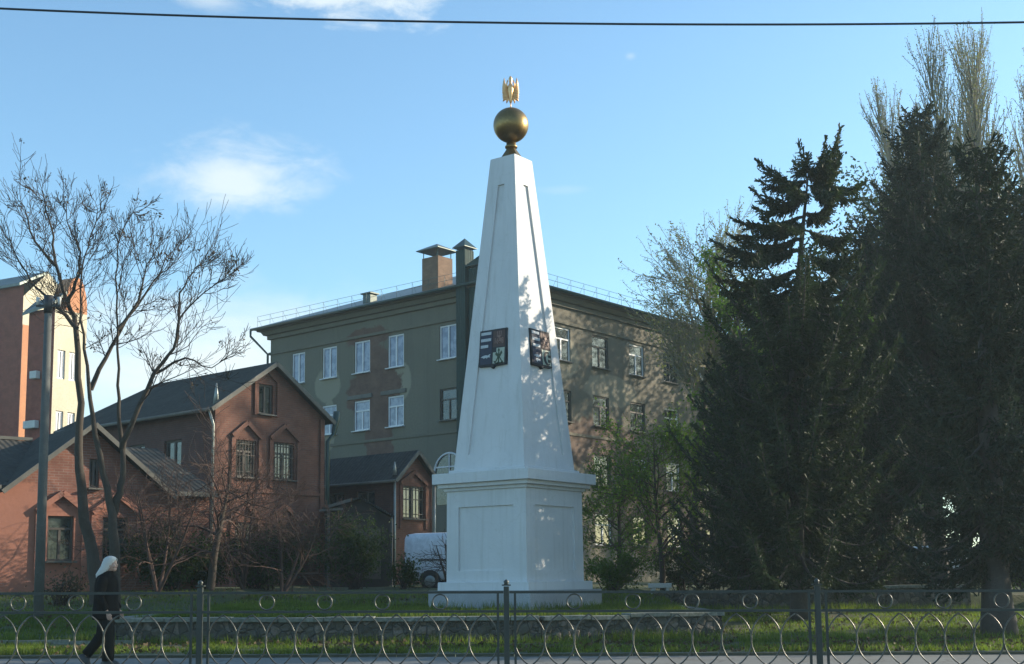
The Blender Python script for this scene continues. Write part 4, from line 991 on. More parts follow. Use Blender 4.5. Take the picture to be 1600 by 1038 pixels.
# pink single storey house on the left
aP = R(39); uP = (math.cos(aP), math.sin(aP)); nP = (uP[1], -uP[0]); vP = (-uP[1], uP[0])
CP = at(-60, 840, 34.6); CP.z = 0
pU = Vector((uP[0], uP[1], 0)); pV = Vector((vP[0], vP[1], 0))
tE = on_plane(326, 840, CP, uP)[0]
g0 = on_plane(22, 755, CP, uP)[0]; g1, zgr = on_plane(257, 771, CP, uP); gz = on_plane(142, 668, CP, uP)[1]; zeP = on_plane(30, 757, CP, uP)[1]
gm = on_plane(142, 668, CP, uP)[0]; zeP = (zeP + zgr) / 2
ph = thing('pink_house', 'low pink house with a brick gable and dark roof behind the bare tree', 'house', (CP.x, CP.y, .9))
PB = [(gm + .3, 5.2, 3.2, 1.5, 'brick'), (gm + 2.2, 2.6, 1.9, 2.8, 'brick'), (gm + 4.5, 3, 2.5, 2.8, 'brick'), (gm - 3.6, 1.2, 1.2, .5, 'brick')]
MAT['pink'] = brick('pink_brick_and_plaster', (0.26, 0.10, 0.068), (0.19, 0.072, 0.05), (0.26, 0.20, 0.17),
                    plaster=((0.36, 0.15, 0.10), (0.29, 0.12, 0.08)), blobs=PB, streak=False)
def opp(pl, pr, pt, pb):
    a, z1 = on_plane(pl, pt, CP, uP); b_, _ = on_plane(pr, pt, CP, uP); z0 = on_plane((pl + pr) / 2, pb, CP, uP)[1]; return (a, b_, z0, z1)
w1_ = opp(75, 116, 806, 877); w2_ = opp(161, 202, 808, 877); w3_ = opp(140, 156, 717, 763); w4_ = opp(256, 285, 812, 870)
gh = ((g1 - gm) + (gm - g0)) / 2; slp = (gz - zeP) / gh
q = MB(); wall(q, CP, uP, nP, tE, .6, gz + .3, [w1_, w2_, w3_, w4_])
me_clip = [(CP + pU * (gm) + Z(gz), Vector((pU.x * slp, pU.y * slp, 1))), (CP + pU * gm + Z(gz), Vector((-pU.x * slp, -pU.y * slp, 1)))]
# lower flanks stay at eave height: build gable and flanks separately
q = MB(); wall(q, CP, uP, nP, gm - gh, .6, zeP, [])
o_ = CP + pU * (gm - gh); off = gm - gh
q.build('wall', 'pink', ph); q = MB()
wall(q, CP + pU * (gm + gh), uP, nP, tE - gm - gh, .6, zeP, [(w4_[0] - gm - gh, w4_[1] - gm - gh, w4_[2], w4_[3])] if w4_[0] > gm + gh else [], u0=gm + gh)
wall(q, CP + pU * tE, vP, uP, 7, .6, zeP); q.build('wall', 'pink', ph)
q = MB(); wall(q, o_, uP, nP, 2 * gh, .6, gz, [(w[0] - off, w[1] - off, w[2], w[3]) for w in (w1_, w2_, w3_)], u0=off)
q.build('gable_wall', 'pink', ph, clips=[(CP + pU * gm + Z(gz), Vector((pU.x * slp, pU.y * slp, 1))), (CP + pU * gm + Z(gz), Vector((-pU.x * slp, -pU.y * slp, 1)))])
for w_, tr in ((w1_, .72), (w2_, .72), (w3_, None)):
    window(ph, CP, uP, nP, w_, 'oldwood', 'darkglass', trans=tr, silmat='ptrim', fw=.06)
if w4_[0] > gm + gh: window(ph, CP, uP, nP, w4_, 'oldwood', 'darkglass', trans=.7, silmat='ptrim', fw=.06)
for w_ in (w1_, w2_): hood(ph, CP, uP, nP, w_[0] - .22, w_[1] + .22, w_[3] + .12, .55, 'pink')
DP = 4.6; rzm = gz - .1; q = MB(); fo = CP - Vector((nP[0], nP[1], 0)) * -.3
x0_ = -1.0; eo = .3
sm = (rzm - zeP) / DP
for (ta_, tb_, eo) in ((x0_, gm - gh - .1, .3), (gm - gh - .1, gm + gh + .1, -.15), (gm + gh + .1, tE + .2, .3)):
    e0_ = CP + pU * ta_ - pV * eo + Z(zeP - eo * sm + .1); e1_ = CP + pU * tb_ - pV * eo + Z(zeP - eo * sm + .1)
    roof_slab(q, e0_, e1_, CP + pU * ta_ + pV * DP + Z(rzm + .1), CP + pU * tb_ + pV * DP + Z(rzm + .1))
roof_slab(q, CP + pU * x0_ + pV * DP + Z(rzm + .09), CP + pU * (tE + .2) + pV * DP + Z(rzm + .09), CP + pU * x0_ + pV * (DP + .02) + Z(rzm + .1), CP + pU * (tE + .2) + pV * (DP + .02) + Z(rzm + .1))
roof_slab(q, CP + pU * (tE + .2) + pV * (2 * DP) + Z(zeP), CP + pU * x0_ + pV * (2 * DP) + Z(zeP), CP + pU * (tE + .2) + pV * DP + Z(rzm + .1), CP + pU * x0_ + pV * DP + Z(rzm + .1))
# cross gable roof
go = .32; ezg = zeP - go * slp + .14
for s_ in (-1, 1):
    ea = CP + pU * (gm + s_ * (gh + go)) - pV * .35 + Z(ezg); eb = CP + pU * (gm + s_ * (gh + go)) + pV * DP + Z(ezg)
    ra = CP + pU * gm - pV * .35 + Z(gz + .14); rb_ = CP + pU * gm + pV * DP + Z(gz + .14)
    if s_ < 0: roof_slab(q, ea, eb, ra, rb_)
    else: roof_slab(q, eb, ea, rb_, ra)
pr_ = q.build('roof', 'slate', ph)
q = MB()
for s_ in (-1, 1):
    ea = CP + pU * (gm + s_ * (gh + go)) - pV * .38 + Z(ezg - .08); ra = CP + pU * gm - pV * .38 + Z(gz + .06); q.bar(ea, ra, .05, .13)
q.build('bargeboard', 'ptrim', pr_); q = MB(); q.bar(CP + pU * x0_ - pV * (eo + .03) + Z(zeP - eo * sm + .04), CP + pU * (gm - gh - .35) - pV * (eo + .03) + Z(zeP - eo * sm + .04), .05, .13)
q.build('bargeboard', 'ptrim', pr_); q = MB(); q.bar(CP + pU * (gm + gh + .35) - pV * (eo + .03) + Z(zeP - eo * sm + .04), CP + pU * (tE + .2) - pV * (eo + .03) + Z(zeP - eo * sm + .04), .05, .13)
q.build('bargeboard', 'ptrim', pr_); q = MB(); q.bar(CP + pU * x0_ + pV * DP + Z(rzm + .16), CP + pU * (gm - .2) + pV * DP + Z(rzm + .16), .1, .1)
q.build('bargeboard', 'ptrim', pr_)

# tall brick and cream block far left
MAT['cream'] = surf('cream_render', (0.62, 0.56, 0.42), (0.52, 0.46, 0.34), .6, .85, 0, .2, 10)
MAT['redbrick'] = brick('bright_red_brick', (0.30, 0.062, 0.030), (0.24, 0.05, 0.026), (0.2, 0.10, 0.08))
MAT['terra'] = surf('terracotta_render', (0.50, 0.22, 0.10), (0.42, 0.18, 0.09), .6, .85, 0, .2, 10)
YF = 88.0; aF = R(62); uF = (math.cos(aF), math.sin(aF)); nF = (uF[1], -uF[0])     # lit faces look right
vF = (-math.sin(aF), math.cos(aF)); mF = (-uF[0], -uF[1])
fb = thing('apartment_block', 'tall red brick and cream apartment block in the sun at the far left', 'building', tuple(at(40, 905, YF)))
def zpx(px_, py_, Y_): return at(px_, py_, Y_).z
fU = Vector((uF[0], uF[1], 0)); fV = Vector((vF[0], vF[1], 0))
# front block: brick face px 42..82, lit face 82..134
F1 = at(82, 600, 80); F1.z = 0
wf = on_plane(43, 560, F1, vF)[0]; lf = on_plane(134, 560, F1, uF)[0]
z1_ = on_plane(82, 480, F1, uF)[1]; z2_ = on_plane(118, 463, F1, uF)[1]
q = MB(); wall(q, F1, vF, mF, wf, .8, z1_, []); q.build('wall', 'redbrick', fb)
opsF = [(lf * .12 + i * lf * .36, lf * .12 + i * lf * .36 + lf * .24, zz, zz + 1.9) for i in range(2) for zz in (z1_ - 4.6, z1_ - 8.6, z1_ - 12.4)]
q = MB(); wall(q, F1, uF, nF, lf, .8, z1_, opsF); wall(q, F1 + fV * wf, uF, (-nF[0], -nF[1]), lf, .8, z1_); wall(q, F1 + fU * lf, vF, uF, wf, .8, z1_)
q.build('wall', 'cream', fb)
for op in opsF: window(fb, F1, uF, nF, op, 'whitewood', 'glass', bars=(.33, .66), fw=.1, sill=False)
q = MB()   # rounded terracotta gable on the lit side
pts = [(0, 0)] + [(lf * .32 + lf * .68 * 0.5 * (1 - math.cos(a)), 2.4 * math.sin(a)) for a in [math.pi * i / 14 for i in range(15)]]
fm = Matrix((( uF[0], -nF[0], 0, F1.x), (uF[1], -nF[1], 0, F1.y), (0, 0, 1, z1_), (0, 0, 0, 1)))
q.prism(pts[1:], fm, 0.0, 1.2); q.build('gable', 'terra', fb)
q = MB(); roof_slab(q, F1 - fV * .3 - fU * .3 + Z(z1_ + .35), F1 + fU * (lf * .25) - fV * .3 + Z(z1_ + 1.2), F1 + fV * (wf + .3) - fU * .3 + Z(z1_ - .1), F1 + fV * (wf + .3) + fU * (lf * .25) + Z(z1_ + 0.8), .2); q.build('roof', 'greymetal', fb)
# rear taller block: brick face px -60..33, lit strip 33..43+, gable above
F2 = at(33, 560, 94); F2.z = 0
w_b = on_plane(-70, 560, F2, vF)[0]; l_b = on_plane(104, 440, F2, uF)[0]
z3 = on_plane(33, 470, F2, uF)[1]; z4 = on_plane(75, 427, F2, uF)[1]; z3b = on_plane(32, 444, F2, uF)[1]
q = MB(); wall(q, F2, vF, mF, w_b, .8, z3b, []); q.build('wall', 'redbrick', fb)
q = MB(); wall(q, F2, uF, nF, l_b, .8, z4, [])
tA = on_plane(75, 427, F2, uF)[0]
d1 = (z4 - z3) / tA * .85; d2 = (z4 - z3) / max(.5, (l_b - tA))
q.build('wall', 'cream', fb, clips=[(F2 + fU * tA + Z(z4), Vector((-fU.x * d1, -fU.y * d1, 1))), (F2 + fU * tA + Z(z4), Vector((fU.x * d2 * .6, fU.y * d2 * .6, 1)))])
q = MB(); roof_slab(q, F2 - nF[0] * fU * 0 - fU * .4 + Z(z3b + .1), F2 + fV * w_b - fU * .4 + Z(z3b + .1), F2 + fU * tA + Z(z4 + .15), F2 + fV * w_b + fU * tA + Z(z4 + .15), .2)
roof_slab(q, F2 + fU * (l_b + .3) + Z(z4 - (l_b - tA) * d2 * .6), F2 + fV * w_b + fU * (l_b + .3) + Z(z4 - (l_b - tA) * d2 * .6), F2 + fU * tA + Z(z4 + .15), F2 + fV * w_b + fU * tA + Z(z4 + .15), .2)
q.build('roof', 'greymetal', fb)
q = MB(); sF = F1 + fV * wf; wall(q, Vector((sF.x, sF.y, 0)) + fV * .05 - fU * .02, vF, mF, .02, .8, z1_, [])
tc_ = F2 + Vector((nF[0], nF[1], 0)) * .03; q = MB(); wall(q, tc_, uF, nF, min(l_b, 2.2), .8, z3 - 1.8, []); q.build('pilaster', 'terra', fb)
for a_ in ((59, 587), (49, 665), (57, 664)):
    t_, z_ = on_plane(a_[0], a_[1], F1, vF); p = F1 + fV * t_ - fU * .25; q = MB(); q.box((p.x, p.y, z_), (.62, .35, .5), rz=math.atan2(vF[1], vF[0])); q.build('air_conditioner', 'unit', fb, bevel=.03)

# ------------------------------------------------------------------ pole, cable
pl = thing('utility_pole', 'grey concrete utility pole standing left of the walking person', 'pole', tuple(at(60, 948, 28.5)))
b0_ = at(60, 960, 28.5); t0_ = at(76, 470, 28.5); b0_.z = min(b0_.z, h(b0_.x, 28.5) - .1)
q = MB(); q.tube([b0_, (b0_ + t0_) / 2, t0_], [.112, .10, .082], 14); q.build('shaft', 'concpole', pl)
q = MB(); q.tube([t0_ - Z(.3), t0_ + Z(.12)], .10, 12); q.bar(t0_ + Vector((-.28, 0, -.12)), t0_ + Vector((.28, 0, -.12)), .05); q.build('bracket', 'blackpl', pl)
for s_ in (-.25, .25):
    q = MB(); q.tube([t0_ + Vector((s_, 0, -.1)), t0_ + Vector((s_, 0, .08))], [.035, .045], 8); q.build('insulator', 'unit', pl)
pts = [(-520, -14), (0, 13.5), (400, 28), (800, 36), (1200, 38.5), (1600, 35), (2100, 25)]
def lag(x):
    s_ = 0
    for i, (a, b_) in enumerate(pts):
        w_ = 1
        for j, (c_, d_) in enumerate(pts):
            if j != i: w_ *= (x - c_) / (a - c_)
        s_ += b_ * w_
    return s_
q = MB(); q.tube([at(x, lag(x), 10.5) for x in range(-520, 2101, 60)], .0095, 6)
tag(q.build('overhead_cable', 'wire'), 'thin dark cable strung across the sky above the obelisk', 'cable')

# ------------------------------------------------------------------ fence
YFN = 12.15; PXM = F / YFN
def fz(x): return -0.0075 * x
posts_px = [-157, 316, 788.5, 1268, 1745]
def fx(px_): return (px_ - 800) / PXM * 1.003
def fence_post(px_, label):
    x = fx(px_); z = fz(x); t_ = thing('fence_post', label, 'fence post', (x, YFN, z), group='posts of the street fence')
    q = MB(); q.box((x, YFN, z + .60), (.052, .052, 1.26)); q.build('post', 'fence', t_, bevel=.004)
    q = MB(); zt2 = z + 1.23
    q.box((x, YFN, zt2 + .012), (.085, .085, .012)); q.lathe([(.026, zt2 + .01), (.02, zt2 + .03), (.028, zt2 + .045), (.014, zt2 + .06), (.002, zt2 + .068)], (x, YFN, 0), 12)
    q.build('finial', 'fence', t_)
    return t_
for p_, l_ in ((316, 'dark fence post right of the walking person'), (788.5, 'dark fence post in front of the obelisk'), (1268, 'dark fence post in front of the spruce trunks')): fence_post(p_, l_)
def section(pa, pb, label, nov):
    x0, x1 = fx(pa) + .082, fx(pb) - .082
    t_ = thing('fence_section', label, 'fence', ((x0 + x1) / 2, YFN, fz((x0 + x1) / 2)), group='sections of the street fence')
    zA = lambda x, z_: (x, YFN, z_ + fz(x))
    for z_, hh_ in ((1.175, .024), (.993, .032), (.455, .026)):
        q = MB(); q.bar(zA(fx(pa) + .028, z_), zA(fx(pb) - .028, z_), hh_, .024, (0, 0, 1)); q.build('rail', 'fence', t_)
    for x in (x0, x1):
        q = MB(); q.bar(zA(x, .02), zA(x, 1.165), .022); q.build('upright', 'fence', t_)
    Lx = x1 - x0
    for i in range(4):
        x = fx(pa) + (fx(pb) - fx(pa)) * (103 + i * 89) / 472.5; zc_ = 1.084 + fz(x); q = MB()
        q.tube([(x + .071 * math.cos(a), YFN, zc_ + .071 * math.sin(a)) for a in [2 * math.pi * k / 28 for k in range(29)]], .0072, 7, cap=False)
        q.build('ring', 'ring', t_)
    pitch = Lx / nov; hw_ = pitch / 2 + .004; hv = .243
    # arc radius of a pointed oval
    Ra = (hw_ * hw_ + hv * hv) / (2 * hw_); th = math.asin(hv / Ra)
    for i in range(nov):
        x = x0 + pitch * (i + .5); zc_ = .722 + fz(x); q = MB()
        for s_ in (-1, 1):
            cxx = x - s_ * (Ra - hw_)
            q.tube([(cxx + s_ * Ra * math.cos(a), YFN + s_ * .002, zc_ + Ra * math.sin(a)) for a in [-th + 2 * th * k / 18 for k in range(19)]], .0075, 7)
        q.build('pointed_oval', 'ring', t_)
section(-157, 316, 'green metal fence section with rings and pointed ovals in front of the walking person', 10)
section(316, 788.5, 'green metal fence section just left of the post in front of the obelisk', 10)
section(788.5, 1268, 'green metal fence section just right of the post in front of the obelisk', 10)
section(1268, 1745, 'green metal fence section in front of the spruces at the right edge', 10)

# ------------------------------------------------------------------ trees
def twist(v, ang, rnd):
    ax = v.orthogonal().normalized(); ax.rotate(Matrix.Rotation(rnd.uniform(0, 2 * math.pi), 3, v))
    r = v.copy(); r.rotate(Matrix.Rotation(ang, 3, ax)); return r
def grow(mbk, tips, p, d, L, r, lev, maxl, rnd, prm):
    n = prm.get('seg', 5); pts = [p.copy()]; rad = [r]; dirs = [d.copy()]
    for i in range(n):
        d = (d + Vector((rnd.gauss(0, 1), rnd.gauss(0, 1), rnd.gauss(0, 1))) * prm['wob'] + Vector((0, 0, prm['up'] * (1 if lev > 0 else .3)))).normalized()
        p = p + d * (L / n); pts.append(p.copy()); rad.append(max(prm['rmin'], r * (1 - (i + 1) / n * prm.get('taper', .62)))); dirs.append(d.copy())
    mbk.tube(pts, rad, 7 if r > .05 else (5 if r > .02 else 3), cap=False)
    if lev >= maxl:
        tips += pts[1:]; return
    nc = prm['nc'][min(lev, len(prm['nc']) - 1)]
    for k in range(nc):
        f = prm.get('start', .3) + (1 - prm.get('start', .3)) * (k + rnd.random() * .8) / nc; i = min(n - 1, int(f * n)); u_ = f * n - i
        q_ = pts[i].lerp(pts[i + 1], min(1, u_)); ang = R(rnd.uniform(*prm['ang']))
        grow(mbk, tips, q_, twist(dirs[i], ang, rnd), L * rnd.uniform(*prm['len']) * (1.15 - .4 * f), max(prm['rmin'], rad[i] * rnd.uniform(.4, .62)), lev + 1, maxl, rnd, prm)
    grow(mbk, tips, pts[-1], dirs[-1], L * .6, rad[-1], lev + 1, maxl, rnd, prm)

# big bare tree, left (three stems)
bt = thing('bare_tree', 'tall leafless tree with several spreading stems in front of the pink house', 'tree', tuple(at(155, 930, 31)))
rnd = random.Random(11)
YT = 31.0
stems = [
 ([(153, 958), (147, 890), (133, 815), (125, 733), (124, 631), (119, 515), (104, 472), (87, 405), (82, 350), (72, 300), (66, 262)], .17, .015, 0.3),
 ([(178, 958), (178, 871), (173, 805), (161, 740), (145, 650), (135, 570), (128, 500), (126, 430), (138, 370), (150, 320), (157, 290)], .155, .012, -.3),
 ([(175, 805), (188, 770), (193, 733), (187, 660), (185, 602), (183, 515), (183, 430), (188, 350), (205, 310), (218, 300)], .105, .012, .1),
 ([(188, 700), (208, 660), (240, 585), (272, 545), (280, 501), (306, 469), (341, 437), (362, 422)], .075, .01, -.4),
 ([(141, 608), (165, 559), (200, 500), (240, 440), (262, 390), (275, 372)], .06, .01, .5),
 ([(119, 515), (90, 480), (50, 440), (25, 380), (8, 320)], .05, .01, .2),
 ([(104, 472), (120, 440), (125, 380), (105, 320), (100, 275)], .05, .01, -.2),
 ([(183, 515), (215, 470), (225, 420), (245, 375)], .05, .01, .3),
 ([(87, 405), (55, 360), (40, 300), (35, 285)], .04, .01, .2),
 ([(240, 585), (290, 560), (330, 575), (365, 545)], .035, .008, .1),
 ([(280, 501), (282, 460), (300, 420), (312, 405)], .035, .008, -.3),
]
q = MB(); tw_ = MB(); tips = []
for pp, ra, rb2, dy in stems:
    pp = [(x, y if y > 450 else 450 - (450 - y) * .80) for x, y in pp]
    W = [at(x, y, YT + dy * i / len(pp) * 2.5) for i, (x, y) in enumerate(pp)]; n = len(W)
    if ra > .1: W[0].z = min(W[0].z, h(W[0].x, W[0].y) - .1) if pp[0][1] > 900 else W[0].z
    # densify + wobble
    D = []; Rr = []
    for i in range(n - 1):
        for k in range(3):
            f = k / 3; A_, B_, C2_, D2_ = W[max(i - 1, 0)], W[i], W[i + 1], W[min(i + 2, n - 1)]
            cr_ = (B_ * 2 + (C2_ - A_) * f + (A_ * 2 - B_ * 5 + C2_ * 4 - D2_) * f * f + (B_ * 3 - A_ - C2_ * 3 + D2_) * f ** 3) / 2; D.append(cr_ + Vector((rnd.gauss(0, .015), rnd.gauss(0, .04), rnd.gauss(0, .01)))); g = (i + f) / (n - 1); Rr.append(ra * (1 - g) ** (1.7 if ra > .16 or ra < .1 else 2.4) + rb2)
    D.append(W[-1]); Rr.append(rb2)
    q.tube(D, Rr, 9 if ra > .1 else 6, cap=False)
    prm = dict(wob=.13, up=.09, rmin=.0056, nc=[5, 4, 3], ang=(20, 52), len=(.5, .85), seg=5, start=.15)
    tot = len(D); st0 = int(tot * (.50 if ra > .1 else .2))
    for i in [k_ for k_ in range(st0, tot - 1) for _ in (0, 1)]:
        if rnd.random() < (.5 if ra > .1 else .55):
            d_ = (D[i + 1] - D[i]).normalized(); L_ = rnd.uniform(.45, 1.35) * (1.0 if i < tot * .7 else .5)
            grow(tw_, tips, D[i], twist(d_, R(rnd.uniform(25, 60)), rnd), L_, max(.012, Rr[i] * .38), 1, 3, rnd, prm)
    grow(tw_, tips, D[-1], (D[-1] - D[-4]).normalized(), .4, rb2, 1, 3, rnd, prm)
q.build('trunk', 'bark', bt); tw_.build('branches', 'twig', bt)
sel = [t_ for t_ in tips if rnd.random() < .012]
cl = [t_ + Vector((rnd.gauss(0, .06), rnd.gauss(0, .06), rnd.gauss(-.04, .06))) for t_ in sel if at(0, 0, 1) and rnd.random() < .8 for _ in range(5)]
leaves('foliage', cl, .06, 'dryleaf', bt, 3)

def bare(name, label, cat, base, H_, seed, prm, r0, maxl=3, lean=(0, 0), mat='twig', tmat='bark', leaf=None, group=None, nst=1):
    rnd = random.Random(seed); t_ = thing(name, label, cat, tuple(base), group=group)
    tw_ = MB(); tips = []; tr = MB()
    for s_ in range(nst):
        d = Vector((lean[0] + rnd.gauss(0, .04 + .25 * (nst > 1)), lean[1] + rnd.gauss(0, .04 + .25 * (nst > 1)), 1)).normalized(); n = 8; p = Vector(base); pts = [p.copy()]; rad = [r0]; dirs = [d.copy()]
        for i in range(n):
            d = (d + Vector((rnd.gauss(0, .05), rnd.gauss(0, .05), .05))).normalized(); p = p + d * (H_ / n); pts.append(p.copy()); rad.append(r0 * (1 - (i + 1) / n) ** .8 + .012); dirs.append(d.copy())
        tr.tube(pts, rad, 8, cap=False)
        N_ = prm['n0']
        for k in range(N_):
            f = prm['f0'] + (.97 - prm['f0']) * k / N_; i = min(n - 1, int(f * n)); q_ = pts[i].lerp(pts[i + 1], f * n - i)
            L_ = H_ * prm['l0'] * (prm['shape'](f)) * rnd.uniform(.8, 1.15)
            grow(tw_, tips, q_, twist(dirs[i], R(rnd.uniform(*prm['a0'])), rnd), L_, max(.012, rad[i] * .5), 1, maxl, rnd, prm)
    tr.build('trunk', tmat, t_); tw_.build('branches', mat, t_)
    if leaf:
        m_, sz, per, frac, spread = leaf
        C_ = [p + Vector((rnd.gauss(0, spread), rnd.gauss(0, spread), rnd.gauss(0, spread))) for p in tips if rnd.random() < frac for _ in range(per)]
        leaves('crown', C_, sz, m_, t_, seed)
    return t_
# low reddish bare tree in front of the brick house
prm = dict(wob=.22, up=-.01, rmin=.006, nc=[5, 4, 4], ang=(25, 70), len=(.5, .8), n0=13, f0=.3, l0=.55, a0=(45, 85), shape=lambda f: 1.15 - .5 * f, start=.15)
b_ = at(328, 940, 36); b_.z = h(b_.x, b_.y) - .05
bare('bare_tree', 'low leafless tree with drooping reddish twigs in front of the brick house', 'tree', b_, 3.6, 3, prm, .12, 3, (.12, 0), 'redtwig')
b_ = at(440, 945, 37.5); b_.z = h(b_.x, b_.y) - .05
bare('bare_shrub', 'leafless reddish shrub right of the low bare tree before the brick gable', 'shrub', b_, 2.6, 8, dict(prm, n0=8), .05, 3, (.1, 0), 'redtwig', 'redtwig', nst=3)
b_ = at(245, 950, 35); b_.z = h(b_.x, b_.y) - .05
bare('bare_shrub', 'leafless thicket of thin stems between the tall bare tree and the low bare tree', 'shrub', b_, 3.0, 18, dict(prm, n0=7), .04, 3, (0, 0), 'redtwig', 'redtwig', nst=4)
b_ = at(705, 930, 38); b_.z = h(b_.x, b_.y) - .05
bare('bare_shrub', 'leafless dark shrub with arching twigs in front of the white van', 'shrub', b_, 1.6, 21, dict(prm, n0=7, up=.0), .035, 2, (-.35, 0), 'twig', 'twig', nst=3)
b_ = at(380, 945, 38.5); b_.z = h(b_.x, b_.y) - .05
bare('bare_shrub', 'leafless reddish thicket in front of the left windows of the tall brick gable', 'shrub', b_, 3.3, 28, dict(prm, n0=8), .045, 3, (0, 0), 'redtwig', 'redtwig', nst=4)
# rounded bare tree above the roof right of the obelisk
prm2 = dict(wob=.12, up=.03, rmin=.0095, nc=[7, 5, 4], ang=(18, 48), len=(.5, .74), n0=52, f0=.55, l0=.24, a0=(25, 70), shape=lambda f: 1.05 - .45 * f, start=.2)
b_ = at(1088, 915, 52); b_.z = 1
bare('bare_tree', 'rounded fine twigged tree rising above the roof between obelisk and spruces', 'tree', b_, at(1088, 430, 52).z - 1, 5, prm2, .28, 3, (0, 0), 'paletwig', leaf=('bud', .07, 2, .8, .06))
# poplars far right
prmP = dict(wob=.06, up=.10, rmin=.014, nc=[6, 4], ang=(7, 20), len=(.5, .75), n0=110, f0=.12, l0=.135, a0=(12, 26), shape=lambda f: .7 + .5 * math.sin(f * 3.1) - .3 * f, start=.2)
for i, (px_, py_, Y_, lab) in enumerate(((1503, 38, 60, 'tallest bare poplar rising above the dark spruces'), (1468, 112, 62, 'narrow poplar just left of the tallest poplar'), (1437, 175, 64, 'lowest thin poplar at the left end of the poplar row'),
                          (1552, 122, 61, 'poplar just right of the tallest poplar above the spruces'), (1590, 150, 63, 'poplar at the right edge of the photo'), (1625, 110, 60, 'poplar cut off by the right edge of the photo'))):
    b_ = at(px_ + 6, 900, Y_); b_.z = 1.0
    bare('poplar_tree', lab, 'tree', b_, at(px_, py_, Y_).z - .9, 30 + i, prmP, .26, 2, (-.0, 0), 'paletwig', leaf=('bud', .07, 3, .9, .07), group='poplars behind the spruces')
# leafy trees
prmL = dict(wob=.18, up=.04, rmin=.008, nc=[5, 4, 3], ang=(25, 60), len=(.5, .75), n0=14, f0=.22, l0=.42, a0=(40, 80), shape=lambda f: 1.1 - .6 * f, start=.2)
def leafy(px_, pt, Y_, lab, seed, n0=22, leaf=('leaf', .07, 5, .75, .13), l0=.42, r0=.09, mx=3, nst=1, name='leafy_tree'):
    b_ = at(px_, 905, Y_); b_.z = h(b_.x, Y_) - .05
    return bare(name, lab, 'tree' if name == 'leafy_tree' else 'shrub', b_, at(px_, pt, Y_).z - b_.z, seed, dict(prmL, n0=n0, l0=l0), r0, mx, (0, 0), 'twig', leaf=leaf, nst=nst)
leafy(1035, 680, 40, 'young leafy tree with fresh green leaves right of the obelisk', 41)
leafy(970, 745, 43, 'small leafy tree directly right of the obelisk pedestal', 42, 18)
leafy(1172, 425, 46, 'taller leafy tree behind the left side of the front spruce', 43, 26, ('leaf', .11, 6, .9, .16), .17, .16)
leafy(1335, 440, 45, 'sunlit leafy tree between the front spruce and the dense spruce', 44, 22, ('leaf', .11, 5, .9, .2), .22, .16)

